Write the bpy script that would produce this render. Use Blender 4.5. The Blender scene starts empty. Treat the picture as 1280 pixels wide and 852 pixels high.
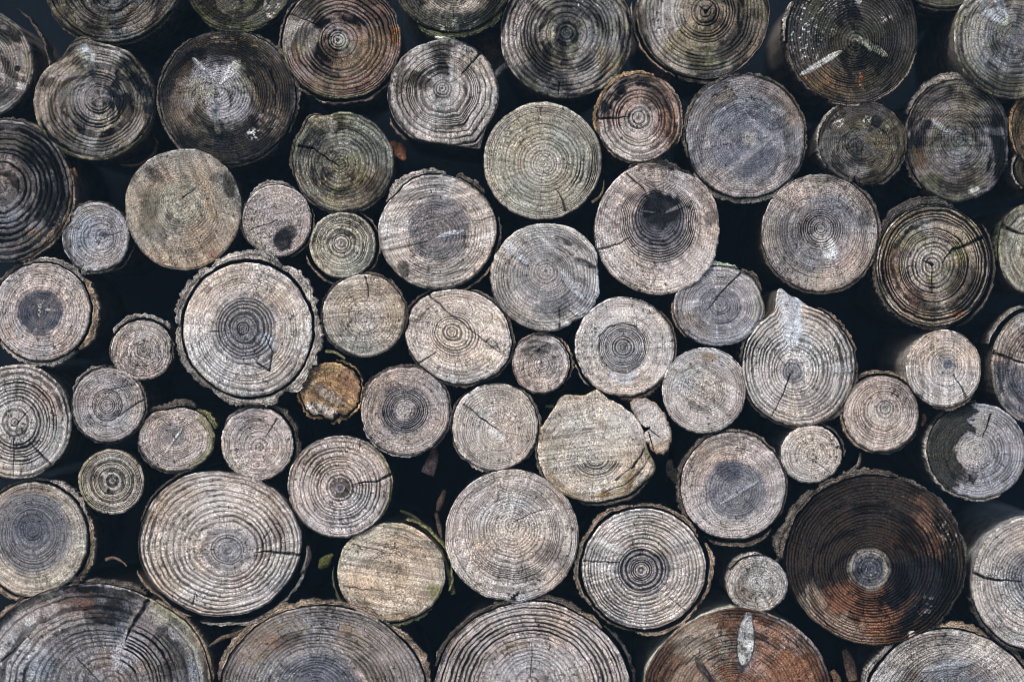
import bpy, math, random
import numpy as np
from mathutils import Vector

SC = bpy.context.scene
COL = SC.collection
R_ = math.radians
D = 4.0          # camera to the mean plane of the cut faces, metres
ZC = 0.745       # camera height: the pile stands on the ground just under the frame
LEN = 0.42       # usual log length

# ------------------------------------------------------------------ noise
_rng = np.random.default_rng(7)
_LAT = _rng.random((256, 256)).astype(np.float32)


def vn(x, y, seed=0):
    x = x + seed * 17.31 + 1000.0
    y = y + seed * 9.77 + 1000.0
    xi = np.floor(x).astype(np.int64)
    yi = np.floor(y).astype(np.int64)
    fx = (x - xi).astype(np.float32)
    fy = (y - yi).astype(np.float32)
    fx = fx * fx * (3 - 2 * fx)
    fy = fy * fy * (3 - 2 * fy)
    x0, x1, y0, y1 = xi & 255, (xi + 1) & 255, yi & 255, (yi + 1) & 255
    a = _LAT[x0, y0] * (1 - fx) + _LAT[x1, y0] * fx
    b = _LAT[x0, y1] * (1 - fx) + _LAT[x1, y1] * fx
    return a * (1 - fy) + b * fy


def fbm(x, y, seed=0, oc=4, gain=0.5):
    s = 0
    amp = 1.0
    tot = 0
    for k in range(oc):
        s = s + amp * vn(x * 2 ** k, y * 2 ** k, seed + k * 3)
        tot += amp
        amp *= gain
    return s / tot


def sstep(a, b, v):
    t = np.clip((v - a) / (b - a), 0, 1)
    return t * t * (3 - 2 * t)


# ------------------------------------------------------------------ palette (linear albedo)
PAL = {
    'g': (0.43, 0.4, 0.382), 'p': (0.45, 0.395, 0.375), 't': (0.425, 0.372, 0.315), 'c': (0.525, 0.475, 0.443),
    'o': (0.36, 0.342, 0.285), 'b': (0.135, 0.14, 0.168), 'B': (0.062, 0.068, 0.09), 'k': (0.011, 0.012, 0.015),
    'd': (0.05, 0.044, 0.04), 'D': (0.09, 0.075, 0.062), 'r': (0.215, 0.12, 0.08), 'R': (0.27, 0.125, 0.07),
    'm': (0.22, 0.21, 0.105), 'M': (0.062, 0.064, 0.036), 'w': (0.62, 0.62, 0.61), 'W': (0.56, 0.60, 0.66),
    'x': (0.50, 0.16, 0.04), 'y': (0.27, 0.185, 0.10), 'n': (0.20, 0.155, 0.12), 'G': (0.25, 0.245, 0.235),
    'l': (0.40, 0.44, 0.33), 'e': (0.26, 0.235, 0.21), 'z': (0.15, 0.13, 0.112), 's': (0.32, 0.31, 0.33),
}


def rgb(c):
    return np.array(PAL[c] if isinstance(c, str) else c, dtype=np.float32)


# ------------------------------------------------------------------ materials
def nodes_of(name):
    m = bpy.data.materials.new(name)
    m.use_nodes = True
    nt = m.node_tree
    nt.nodes.clear()
    out = nt.nodes.new('ShaderNodeOutputMaterial')
    bs = nt.nodes.new('ShaderNodeBsdfPrincipled')
    nt.links.new(bs.outputs[0], out.inputs[0])
    return m, nt, bs


def N(nt, t, **kw):
    n = nt.nodes.new(t)
    for k, v in kw.items():
        setattr(n, k, v)
    return n


def M_(nt, op, a, b=None, c=None, clamp=False):
    n = nt.nodes.new('ShaderNodeMath')
    n.operation = op
    n.use_clamp = clamp
    for i, v in enumerate((a, b, c)):
        if v is None:
            continue
        if isinstance(v, (int, float)):
            n.inputs[i].default_value = v
        else:
            nt.links.new(v, n.inputs[i])
    return n.outputs[0]


def attr(nt, name, col=False):
    n = N(nt, 'ShaderNodeAttribute', attribute_name=name)
    return n.outputs['Color' if col else 'Fac']


def noise(nt, pos, scale, detail=3, rough=0.55, off=0.0):
    n = N(nt, 'ShaderNodeTexNoise')
    n.inputs['Scale'].default_value = scale
    n.inputs['Detail'].default_value = detail
    n.inputs['Roughness'].default_value = rough
    nt.links.new(pos, n.inputs['Vector'])
    return n.outputs['Fac']


def maprange(nt, v, a, b, c, d, smooth=True):
    n = N(nt, 'ShaderNodeMapRange')
    if smooth:
        n.interpolation_type = 'SMOOTHSTEP'
    nt.links.new(v, n.inputs[0])
    for i, x in enumerate((a, b, c, d)):
        n.inputs[i + 1].default_value = x
    return n.outputs[0]


def scalecol(nt, col, fac):
    n = N(nt, 'ShaderNodeVectorMath', operation='SCALE')
    nt.links.new(col, n.inputs[0])
    nt.links.new(fac, n.inputs['Scale'])
    return n.outputs[0]


def make_end_grain():
    m, nt, bs = nodes_of('weathered_end_grain')
    geo = N(nt, 'ShaderNodeNewGeometry')
    pos = geo.outputs['Position']
    tint = attr(nt, 'tint', True)
    ring = attr(nt, 'ring')
    gstr = attr(nt, 'groove')
    ray = attr(nt, 'ray')
    crack = attr(nt, 'crack')
    nf = noise(nt, pos, 520, 2, 0.6)       # grain of about 2 mm
    nm = noise(nt, pos, 130, 3, 0.6)
    nl = noise(nt, pos, 34, 3, 0.55)
    ph = M_(nt, 'ADD', ring, M_(nt, 'MULTIPLY', M_(nt, 'SUBTRACT', nm, 0.5), 0.55))
    cs = M_(nt, 'COSINE', M_(nt, 'MULTIPLY', ph, 2 * math.pi))
    wn = N(nt, 'ShaderNodeTexWhiteNoise', noise_dimensions='1D')
    nt.links.new(M_(nt, 'ROUND', ph), wn.inputs['W'])
    rr = M_(nt, 'MULTIPLY', M_(nt, 'SUBTRACT', wn.outputs['Value'], 0.5), 1.0)
    cv = M_(nt, 'ADD', M_(nt, 'ADD', cs, rr), M_(nt, 'MULTIPLY', M_(nt, 'SUBTRACT', nf, 0.5), 1.9))
    cv = M_(nt, 'ADD', cv, M_(nt, 'MULTIPLY', M_(nt, 'SUBTRACT', nl, 0.5), 2.0))
    gv = maprange(nt, cv, -0.1, 1.0, 0, 1)
    gv = M_(nt, 'MULTIPLY', gv, gstr, clamp=True)
    # rough ridge texture
    sp = maprange(nt, M_(nt, 'ADD', nf, M_(nt, 'MULTIPLY', M_(nt, 'SUBTRACT', ray, 0.5), 0.22)), 0.3, 0.7, 0.4, 1.5, False)
    sp = M_(nt, 'MULTIPLY', sp, maprange(nt, nm, 0.3, 0.7, 0.78, 1.2, False))
    grit = attr(nt, 'grit')
    sp = M_(nt, 'ADD', 1.0, M_(nt, 'MULTIPLY', M_(nt, 'SUBTRACT', sp, 1.0), grit))
    dark = M_(nt, 'SUBTRACT', 1.0, M_(nt, 'MULTIPLY', gv, 0.975))
    fac = M_(nt, 'MULTIPLY', dark, sp)
    nh = noise(nt, pos, 900, 1, 0.5)
    fac = M_(nt, 'MULTIPLY', fac, maprange(nt, nh, 0.25, 0.75, 0.6, 1.4, False))
    fac = M_(nt, 'MULTIPLY', fac, M_(nt, 'SUBTRACT', 1.0, M_(nt, 'MULTIPLY', crack, 0.96, clamp=True)))
    col = scalecol(nt, tint, fac)
    nt.links.new(col, bs.inputs['Base Color'])
    bs.inputs['Roughness'].default_value = 0.82
    bs.inputs['Specular IOR Level'].default_value = 0.05
    h = M_(nt, 'SUBTRACT', M_(nt, 'MULTIPLY', M_(nt, 'ADD', nf, nh), 0.4), M_(nt, 'MULTIPLY', gv, 0.8))
    bp = N(nt, 'ShaderNodeBump')
    bp.inputs['Strength'].default_value = 1.0
    bp.inputs['Distance'].default_value = 0.0022
    nt.links.new(h, bp.inputs['Height'])
    nt.links.new(bp.outputs[0], bs.inputs['Normal'])
    return m


def make_bark():
    m, nt, bs = nodes_of('rough_bark')
    geo = N(nt, 'ShaderNodeNewGeometry')
    pos = geo.outputs['Position']
    tint = attr(nt, 'tint', True)
    nf = noise(nt, pos, 520, 3, 0.7)
    nm = noise(nt, pos, 70, 4, 0.6)
    fac = M_(nt, 'MULTIPLY', maprange(nt, nf, 0.34, 0.66, 0.1, 2.0, False), maprange(nt, nm, 0.3, 0.7, 0.4, 1.5, False))
    nt.links.new(scalecol(nt, tint, fac), bs.inputs['Base Color'])
    bs.inputs['Roughness'].default_value = 0.88
    bs.inputs['Specular IOR Level'].default_value = 0.06
    bp = N(nt, 'ShaderNodeBump')
    bp.inputs['Strength'].default_value = 0.9
    bp.inputs['Distance'].default_value = 0.003
    nt.links.new(M_(nt, 'ADD', nf, nm), bp.inputs['Height'])
    nt.links.new(bp.outputs[0], bs.inputs['Normal'])
    return m


def make_plain(name, c0, c1, scale, rough=0.9, bump=0.4, dist=0.002):
    m, nt, bs = nodes_of(name)
    geo = N(nt, 'ShaderNodeNewGeometry')
    nz = noise(nt, geo.outputs['Position'], scale, 5, 0.6)
    mx = N(nt, 'ShaderNodeMix', data_type='RGBA')
    nt.links.new(maprange(nt, nz, 0.33, 0.67, 0, 1), mx.inputs['Factor'])
    mx.inputs['A'].default_value = (*c0, 1)
    mx.inputs['B'].default_value = (*c1, 1)
    nt.links.new(mx.outputs['Result'], bs.inputs['Base Color'])
    bs.inputs['Roughness'].default_value = rough
    bs.inputs['Specular IOR Level'].default_value = 0.06
    bp = N(nt, 'ShaderNodeBump')
    bp.inputs['Strength'].default_value = bump
    bp.inputs['Distance'].default_value = dist
    nt.links.new(nz, bp.inputs['Height'])
    nt.links.new(bp.outputs[0], bs.inputs['Normal'])
    return m


MAT_END = make_end_grain()
MAT_BARK = make_bark()


# ------------------------------------------------------------------ mesh helper
def build(name, co, quads, mat, parent=None, smooth=True, attrs=None, tris=None):
    me = bpy.data.meshes.new(name)
    nv = len(co)
    nq = len(quads)
    nt_ = 0 if tris is None else len(tris)
    me.vertices.add(nv)
    me.vertices.foreach_set('co', np.ascontiguousarray(co, dtype=np.float32).ravel())
    idx = np.asarray(quads, dtype=np.int32).ravel()
    starts = np.arange(nq, dtype=np.int32) * 4
    if nt_:
        idx = np.concatenate([idx, np.asarray(tris, dtype=np.int32).ravel()])
        starts = np.concatenate([starts, nq * 4 + np.arange(nt_, dtype=np.int32) * 3])
    me.loops.add(len(idx))
    me.loops.foreach_set('vertex_index', idx)
    me.polygons.add(nq + nt_)
    me.polygons.foreach_set('loop_start', starts)
    me.polygons.foreach_set('use_smooth', np.full(nq + nt_, smooth, dtype=bool))
    me.update(calc_edges=True)
    me.validate()
    for k, v in (attrs or {}).items():
        if v.ndim == 2:
            a = me.attributes.new(k, 'FLOAT_COLOR', 'POINT')
            a.data.foreach_set('color', np.concatenate([v, np.ones((nv, 1))], 1).astype(np.float32).ravel())
        else:
            a = me.attributes.new(k, 'FLOAT', 'POINT')
            a.data.foreach_set('value', v.astype(np.float32).ravel())
    me.materials.append(mat)
    o = bpy.data.objects.new(name, me)
    COL.objects.link(o)
    if parent is not None:
        o.parent = parent
    return o


def grid_quads(nr, na, closed=True, flip=False):
    """nr rows of na vertices; closed wraps the columns"""
    i = np.arange(nr - 1)[:, None]
    j = np.arange(na if closed else na - 1)[None, :]
    j2 = (j + 1) % na
    a = i * na + j
    b = i * na + j2
    c = (i + 1) * na + j2
    d = (i + 1) * na + j
    q = np.stack([a, b, c, d], -1).reshape(-1, 4)
    return q[:, ::-1] if flip else q


def angdiff(a, b):
    return (a - b + math.pi) % (2 * math.pi) - math.pi


# ------------------------------------------------------------------ one log
LOGS = []


def L(*a, **k):
    LOGS.append((a, k))


def make_log(idx, cx, cy, rx, ry, label, pith=None, per=5.0, g=0.8, base='g', lum=1.0, d=0, rot=0,
             st=(), bk=(), bumps=(), cuts=(), saw=None, mott=0.35, body='z', gam=1.0, rough=1.0,
             mottc='d', fade=0.0, slab=False, ln=None, clean=False):
    """cx,cy,rx,ry in millimetres of the pile's front plane (x right, y down from its top-left); d = how far the end stands proud"""
    rnd = random.Random(idx * 13 + 5)
    f = (D - d / 1000.0) / D
    root = bpy.data.objects.new('log', None)
    root.empty_display_size = 0.05
    COL.objects.link(root)
    root.location = ((cx - 640) / 1000 * f, -d / 1000.0, ZC - (cy - 426) / 1000 * f)
    root['label'] = label
    root['category'] = 'log'
    if cy < 100:
        lum *= 0.8  # top row darker: dirtier wood plus vignette put into the colour
    rx *= 1.015
    ry *= 1.015
    root['group'] = 'cut logs stacked in the wood pile'
    px, py = ((pith[0] - cx, cy - pith[1]) if pith else (rx * 0.05, ry * 0.03))
    rot = R_(rot)

    def ell(a):
        return 1 / np.sqrt((np.cos(a - rot) / rx) ** 2 + (np.sin(a - rot) / ry) ** 2)

    def outline(a):
        r = ell(a)
        ca, sa = np.cos(a), np.sin(a)
        r = r * (1 + 0.034 * rough * (fbm(ca * 1.3, sa * 1.3, idx + 50, 3) - 0.5) * 2)
        for (ba, amp, w) in bumps:
            r = r + amp * np.exp(-(angdiff(a, R_(ba)) / R_(w)) ** 2)
        for (ba, dist) in cuts:
            dl = angdiff(a, R_(ba))
            cut = np.where(np.abs(dl) < 1.3, dist / np.maximum(np.cos(dl), 0.2), 1e9)
            r = np.minimum(r, cut + 0.8 * (fbm(ca * 9, sa * 9, idx + 90, 2) - 0.5) * 2)
        r = r + 1.0 * rough * (fbm(ca * 11, sa * 11, idx + 70, 3) - 0.5) * 2
        return r

    Rm = 0.5 * (rx + ry)
    na = int(max(120, 2 * math.pi * Rm / 1.12))
    nr = int(max(34, Rm / 1.05))
    A = np.arange(na) / na * 2 * math.pi
    O = outline(A)
    ox, oy = O * np.cos(A), O * np.sin(A)
    s = (np.arange(nr) + 1.0) / nr
    X = px + s[:, None] * (ox[None] - px)
    Y = py + s[:, None] * (oy[None] - py)
    X = X.ravel()
    Y = Y.ravel()
    S = np.repeat(s, na)
    AA = np.tile(A, nr)
    X = np.append(X, px)
    Y = np.append(Y, py)
    S = np.append(S, 0.0)
    AA = np.append(AA, 0.0)
    th = np.arctan2(Y - py, X - px)
    rp = np.hypot(X - px, Y - py)
    # distance from pith to the plain ellipse along th
    c_, s_ = np.cos(rot), np.sin(rot)

    def tolocal(x, y):
        return (x * c_ + y * s_) / rx, (-x * s_ + y * c_) / ry
    ux, uy = tolocal(np.cos(th), np.sin(th))
    qx, qy = tolocal(px, py)
    aa = ux * ux + uy * uy
    bb = ux * qx + uy * qy
    cc = qx * qx + qy * qy - 1
    tl = (-bb + np.sqrt(np.maximum(bb * bb - aa * cc, 1e-6))) / aa
    q = 0.45 * S + 0.55 * rp / tl
    GX, GY = X + cx, Y - cy           # pile coordinates (y up) so noise never repeats
    nr_rings = Rm / per
    one = q * 6.0 + idx * 5.7
    ph = nr_rings * (np.clip(q, 0, 2) ** gam) + 1.1 * (vn(one, one * 0, idx) - 0.5) * 2 + 0.3 * (vn(one * 2.7, one * 0 + 8, idx) - 0.5) * 2
    ph = ph + 0.32 * (fbm(GX / 42, GY / 42, 3, 2) - 0.5) * 2 + 0.1 * (vn(GX / 11, GY / 11, 5) - 0.5) * 2

    n_lo = fbm(GX / 46, GY / 46, 11, 4)
    n_md = fbm(GX / 15, GY / 15, 21, 4)
    n_hi = fbm(GX / 5, GY / 5, 31, 3)
    ca, sa = np.cos(th), np.sin(th)
    kk = 14.0
    ray = fbm(ca * kk + 3 * vn(q * 2, q * 0, 2), sa * kk, idx + 40, 4, 0.75)
    ray = 0.5 + (ray - 0.5) * np.clip(rp / 12, 0, 1)

    tint = np.repeat(rgb(base)[None], len(X), 0) * lum
    mc = rgb(mottc)
    rn = fbm(ca * 2.1 + q * 1.7 + idx, sa * 2.1 + q * 8.0, idx + 60, 4, 0.6)
    mot = sstep(0.5, 0.72, 0.6 * n_lo + 0.4 * n_md + 0.12 * (vn(one, one * 0 + 3, idx) - 0.5)) * mott
    tint = tint * (1 - mot[:, None]) + mc * mot[:, None]
    tint = tint * (0.86 + 0.28 * fbm(GX / 90, GY / 90, 61, 2))[:, None]
    tint = tint * (0.88 + 0.24 * ray)[:, None]
    # hue drift: warmer and cooler clouds
    hd = (fbm(GX / 50, GY / 50, 71, 4) - 0.44) * (0.5 if lum > 0.8 else 0.8)
    tint = tint * np.stack([1 + hd * 0.55, 1 - hd * 0.02, 1 - hd * 0.55], -1)
    groove = np.full(len(X), g if g >= 0.88 else g * 0.76, dtype=np.float64)
    groove *= np.clip(0.62 + 0.9 * (n_lo - 0.3), 0.35, 1.2)
    if fade:
        groove *= 1 - fade * sstep(0.45, 0.9, q)
    crack = np.zeros(len(X))
    hgt = 2.2 * (n_lo - 0.5) + 0.9 * (n_md - 0.5) + 0.5 * (n_hi - 0.5)

    def blend(mask, c, k):
        nonlocal tint
        mk = np.clip(mask * k, 0, 1)[:, None]
        tint = tint * (1 - mk) + rgb(c) * (0.75 + 0.5 * n_hi[:, None]) * mk

    if not saw:
        saw = (rnd.uniform(0, 180), rnd.uniform(0.12, 0.3), rnd.uniform(2.0, 3.6))
    if saw:
        san, sk, sper = saw[:3]
        a = R_(san)
        u = X * math.cos(a) + Y * math.sin(a)
        v = -X * math.sin(a) + Y * math.cos(a)
        sn = fbm(u / 70, v / sper + 0.3 * np.sin(u / 31), idx + 15, 4, 0.65)
        sn = sstep(0.28, 0.72, sn)
        tint = tint * (1 - sk + 2 * sk * sn)[:, None]
        hgt += sk * 1.6 * sn
        groove *= (1 - 0.4 * sk)

    for t in st:
        kind = t[0]
        if kind == 'sec':
            _, a0, a1, r0, r1, c, k = t[:7]
            mid, half = R_((a0 + a1) / 2), R_(abs(a1 - a0) / 2)
            dl = np.abs(angdiff(th + 0.55 * (n_md - 0.5) + 0.9 * (rn - 0.5) + 0.25 * (n_hi - 0.5), mid)) - half
            ma = sstep(0.14, -0.12, dl) if half < 3 else 1.0
            qq = q + 0.22 * (n_md - 0.5) + 0.3 * (n_lo - 0.5) + 0.08 * (n_hi - 0.5)
            mr = sstep(r0 - 0.06, r0 + 0.06, qq) * sstep(r1 + 0.06, r1 - 0.06, qq)
            patch = sstep(0.36, 0.54, n_md * 0.45 + rn * 0.35 + n_hi * 0.2)
            blend(ma * mr * (0.5 + 0.5 * patch), c, k * 1.3)
        elif kind == 'blob':
            _, bx, by, brx, bry, br, c, k = t[:8]
            soft = t[8] if len(t) > 8 else 0.35
            a = R_(br)
            dx, dy = X - (bx - cx), Y - (cy - by)
            u = (dx * math.cos(a) + dy * math.sin(a)) / brx
            v = (-dx * math.sin(a) + dy * math.cos(a)) / bry
            rr = np.hypot(u, v) + 0.5 * soft * (n_md - 0.5) * 2 + 0.35 * soft * (n_hi - 0.5) * 2
            mk = sstep(1 + soft * 0.5, 1 - soft * 0.5, rr)
            blend(mk * (0.85 + 0.4 * n_md), c, k)
            if k >= 0.9:
                groove *= 1 - 0.7 * mk
        elif kind == 'seg':
            _, x0, y0, x1, y1, w0, w1, c, k = t[:9]
            ax, ay, bx, by = x0 - cx, cy - y0, x1 - cx, cy - y1
            dx, dy = bx - ax, by - ay
            ll = dx * dx + dy * dy
            tt = ((X - ax) * dx + (Y - ay) * dy) / ll
            tc = np.clip(tt, 0, 1)
            dist = np.hypot(X - ax - tc * dx, Y - ay - tc * dy)
            w = (w0 + (w1 - w0) * tc) * np.maximum(np.sqrt(np.maximum(1 - np.abs(2 * tc - 1) ** 3, 0)), 0.12)
            rr = dist / w + 0.8 * (n_md - 0.5) + 0.7 * (n_hi - 0.5)
            mk = sstep(1.25, 0.75, rr)
            # fibres along the knot
            v = ((X - ax) * -dy + (Y - ay) * dx) / math.sqrt(ll)
            fib = fbm(tt * 3, v / 2.2, idx + 33, 3)
            blend(mk * np.clip(0.55 + 1.4 * (fib - 0.35), 0.1, 1), c, k)
            groove *= 1 - 0.75 * mk * min(1, k)
            hgt += 0.9 * mk
        elif kind == 'grv':
            _, a0, a1, r0, r1, val = t
            mid, half = R_((a0 + a1) / 2), R_(abs(a1 - a0) / 2)
            dl = np.abs(angdiff(th + 0.4 * (n_md - 0.5), mid)) - half
            ma = sstep(0.12, -0.12, dl) if half < 3 else 1.0
            qq = q + 0.14 * (n_md - 0.5)
            mk = ma * sstep(r0 - 0.06, r0 + 0.06, qq) * sstep(r1 + 0.06, r1 - 0.06, qq)
            groove = groove * (1 - mk) + val * mk
        elif kind == 'spk':
            _, bx, by, brx, bry, c, dens = t[:7]
            sz = t[7] if len(t) > 7 else 3.0
            rr = np.hypot((X - (bx - cx)) / brx, (Y - (cy - by)) / bry)
            nn = vn(GX / sz, GY / sz, 81) * 0.65 + 0.35 * vn(GX / sz * 2.1, GY / sz * 2.1, 83)
            mk = sstep(1.2, 0.5, rr) * sstep(0.80 - dens * 0.3, 0.86 - dens * 0.3, nn)
            blend(mk, c, 1.0)
            hgt += mk * 0.8
        elif kind == 'rim':
            _, a0, a1, w, c, k = t
            mid, half = R_((a0 + a1) / 2), R_(abs(a1 - a0) / 2)
            dl = np.abs(angdiff(AA + 0.3 * (n_md - 0.5), mid)) - half
            ma = sstep(0.2, -0.12, dl) if half < 3 else 1.0
            dist = (1 - S) * O[np.minimum(np.round(AA / (2 * math.pi) * na).astype(int) % na, na - 1)]
            mk = ma * sstep(w * 1.3, w * 0.5, dist + w * 1.1 * (n_md - 0.5) + w * 0.9 * (n_hi - 0.5))
            blend(mk, c, k)
        elif kind == 'crk':
            pts, wd = t[1], t[2]
            P = [(x - cx, cy - y) for x, y in pts]
            best = np.full(len(X), 1e9)
            tot = len(P) - 1
            for j in range(tot):
                ax, ay = P[j]
                bx, by = P[j + 1]
                dx, dy = bx - ax, by - ay
                ll = dx * dx + dy * dy + 1e-9
                tc = np.clip(((X - ax) * dx + (Y - ay) * dy) / ll, 0, 1)
                w = wd * (1 - 0.75 * (j + tc) / tot)
                wob = 1.6 * (vn(X / 7 + j, Y / 7, idx + 9) - 0.5) * 2
                v = ((X - ax) * -dy + (Y - ay) * dx) / math.sqrt(ll)
                along = np.hypot(X - ax - tc * dx, Y - ay - tc * dy)
                dd = np.sqrt(np.maximum(along ** 2 - v ** 2, 0) + (v + wob * 0.6) ** 2)
                best = np.minimum(best, dd / np.maximum(w, 0.5))
            mk = sstep(1.35, 0.5, best) * (0.55 + 0.45 * min(1, max(0, wd - 0.8) / 0.8)) * (0.65 + 0.5 * vn(X / 5, Y / 5, idx + 2))
            mk = np.clip(mk, 0, 1)
            crack = np.maximum(crack, mk * (t[3] if len(t) > 3 else 1.0))
            hgt -= 3.5 * mk * min(1, wd / 1.6)
    mo2 = sstep(0.50, 0.66, rn + 0.25 * (n_lo - 0.5)) * min(1.0, 0.25 + mott * 1.3)
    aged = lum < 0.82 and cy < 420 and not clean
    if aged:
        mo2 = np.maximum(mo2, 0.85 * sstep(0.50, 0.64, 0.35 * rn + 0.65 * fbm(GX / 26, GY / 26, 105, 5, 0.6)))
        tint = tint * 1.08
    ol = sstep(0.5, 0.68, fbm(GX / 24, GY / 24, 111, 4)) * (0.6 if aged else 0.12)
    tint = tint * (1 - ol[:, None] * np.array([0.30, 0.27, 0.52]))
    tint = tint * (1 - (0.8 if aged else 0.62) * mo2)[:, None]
    groove = groove + 0.3 * mo2 * (groove > 0.2)
    pv = 0.7 * vn(GX / 2.7, GY / 2.7, 91) + 0.3 * vn(GX / 1.3, GY / 1.3, 92) + 0.22 * (n_lo - 0.5)
    tint = tint * (1 - 0.8 * sstep(0.74, 0.84, pv))[:, None]
    fv = 0.7 * vn(GX / 2.2, GY / 2.2, 95) + 0.3 * vn(GX / 1.2, GY / 1.2, 96) + 0.2 * (n_md - 0.5)
    tint = tint * (1 + 0.55 * sstep(0.72, 0.84, fv))[:, None]
    # small natural checks radiating from the pith
    nck = rnd.randint(7, 13)
    for _ in range(nck):
        a0 = rnd.uniform(-math.pi, math.pi)
        w = rnd.uniform(0.4, 0.6)
        r0, r1 = rnd.uniform(0.05, 0.5), rnd.uniform(0.6, 1.02)
        off = np.abs(angdiff(th + 0.1 * (vn(q * 9, q * 0, idx + 3) - 0.5), a0)) * rp
        mk = sstep(w * 1.5, w * 0.5, off) * sstep(r0, r0 + 0.1, q) * sstep(r1, r1 - 0.1, q) * rnd.uniform(0.12, 0.5)
        crack = np.maximum(crack, mk)
    hgt += X * rnd.uniform(-0.06, 0.06) + Y * rnd.uniform(-0.05, 0.06)
    ridge = 0.5 - 0.5 * np.cos(2 * math.pi * ph)
    hgt += 0.75 * (ridge - 0.5) * np.clip(groove, 0, 1)
    # edge: a small worn round-over
    dist_e = (1 - S) * Rm
    rmn = 1.6 + 1.4 * vn(np.cos(AA) * 5, np.sin(AA) * 5, idx)
    hgt -= 2.6 * np.clip(1 - dist_e / rmn, 0, 1) ** 2
    edge = sstep(2.4, 0.3, dist_e + 2.0 * (n_hi - 0.5))
    tint = tint * (1 + edge * np.where(n_hi + 0.6 * (n_md - 0.5) > 0.52, 0.7, -0.5))[:, None]
    hgt -= crack * 0.5
    scl = f / 1000.0
    co = np.stack([X * scl, -hgt / 1000.0, Y * scl], -1)
    quads = grid_quads(nr, na, True)
    ctr = nr * na
    j = np.arange(na)
    tris = np.stack([np.full(na, ctr), j, (j + 1) % na], -1)
    build('cut_face', co, quads, MAT_END, root, True,
          {'tint': np.clip(tint, 0.004, 0.9), 'ring': ph, 'groove': np.clip(groove, 0, 1.1), 'ray': ray, 'crack': crack,
           'grit': np.clip(rnd.uniform(0.6, 1.05) + 1.6 * (fbm(GX / 34, GY / 34, 121, 3) - 0.48), 0.25, 1.3)}, tris)

    # ---- body: the round of the log running back
    nb = 160
    B = np.arange(nb) / nb * 2 * math.pi
    OB = outline(B)
    length = (ln if ln else LEN + rnd.uniform(-0.03, 0.03)) + d / 1000.0
    deps = np.array([0.0022, 0.006, 0.012, 0.02, 0.03, 0.045, 0.065, 0.09, 0.12, 0.16, 0.22, 0.3, length])
    rows = []
    for k, dep in enumerate(deps):
        wob = (fbm(np.cos(B) * 5 + dep * 9, np.sin(B) * 5 + dep * 14, idx + 7, 3) - 0.5) * 2
        grain = (fbm(np.cos(B) * 16 + dep * 2, np.sin(B) * 16, idx + 17, 2) - 0.5) * 2
        r = (OB - 0.4) * (1 - 0.02 * min(dep / 0.3, 1)) + (0 if k == 0 else -0.9 + 1.3 * wob + 0.9 * grain)
        r = np.minimum(r, OB * 1.01 + 0.6)
        rows.append(np.stack([r * np.cos(B) * scl, np.full(nb, dep), r * np.sin(B) * scl], -1))
    co = np.concatenate(rows + [np.array([[0, length, 0]])])
    quads = grid_quads(len(deps), nb, True, True)
    ctr = len(co) - 1
    j = np.arange(nb)
    last = (len(deps) - 1) * nb
    tris = np.stack([np.full(nb, ctr), last + (j + 1) % nb, last + j], -1)
    tt = np.repeat(rgb(body)[None], len(co), 0)
    build('log_body', co, quads, MAT_BARK, root, True, {'tint': tt}, tris)

    # ---- bark left on the log: curved shells standing off the wood by a gap
    for bi, b in enumerate(bk):
        a0, a1, gap, th_, back, c = b[:6]
        span = R_(a1 - a0)
        n = max(24, int(span * Rm / 1.2))
        t = np.linspace(0, 1, n)
        a = R_(a0) + span * t
        o = outline(a)
        ca, sa = np.cos(a), np.sin(a)
        sd = idx * 3 + bi
        env = np.clip(np.minimum(t, 1 - t) * (n / 15.0), 0, 1) ** 0.6
        arc = t * span * Rm
        z0 = arc * 0
        n1 = fbm(arc / 30, z0, sd, 3)
        n2 = fbm(arc / 24, z0 + 5, sd + 1, 3)
        chunk = vn(np.floor(arc / 19 + 3 * n2), z0 + 3, sd + 11)
        fine = vn(arc / 2.4, z0 + 7, sd + 12) - 0.5
        big = min(1.0, th_ / 7.0)
        gp = np.maximum(gap * (0.5 + 1.0 * n1), 0.55)
        tk = th_ * (0.55 + 0.9 * n2) * (0.3 + 0.7 * env) * (1 - 0.3 * big + 0.6 * big * chunk) + 0.75 * fine * min(th_, 4) + 1.1 * big * (vn(arc / 1.3, z0, sd + 14) - 0.5)
        tk = np.maximum(tk, 0.4)
        ri = o + gp
        ro = ri + tk
        fr = back + 3.0 * (fbm(arc / 18, z0 + 9, sd + 2, 3) - 0.5) * 2 + 3 * (1 - env) + 4 * big * (chunk - 0.5)
        dp = 45 + 40 * n1
        nf_ = 9
        prof = [(ri + 0.25 * (ro - ri), fr + dp, 0.5), (ri, fr + 12, 0.4), (ri, fr + 2.5, 0.5)]
        for k in range(nf_):
            v = (k + 0.5) / nf_
            lay = vn(arc / 26, z0 + k * 1.7, sd + 20)
            step = 2.2 * big * (lay - 0.5) + 0.8 * (vn(arc / 4, z0 + k * 2.3, sd + 21) - 0.5) * min(th_ / 3, 1.5)
            prof.append((ri + v * tk, fr + 0.6 * abs(v - 0.5) + step, 0.45 + 1.2 * lay))
        prof += [(ro, fr + 2.2, 0.7), (ro + 0.05 * tk, fr + 9, 0.6), (ro - 0.1 * tk, fr + 24, 0.6), (ri + 0.3 * (ro - ri), fr + dp + 0.5, 0.6)]
        rows = []
        lums = []
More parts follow.
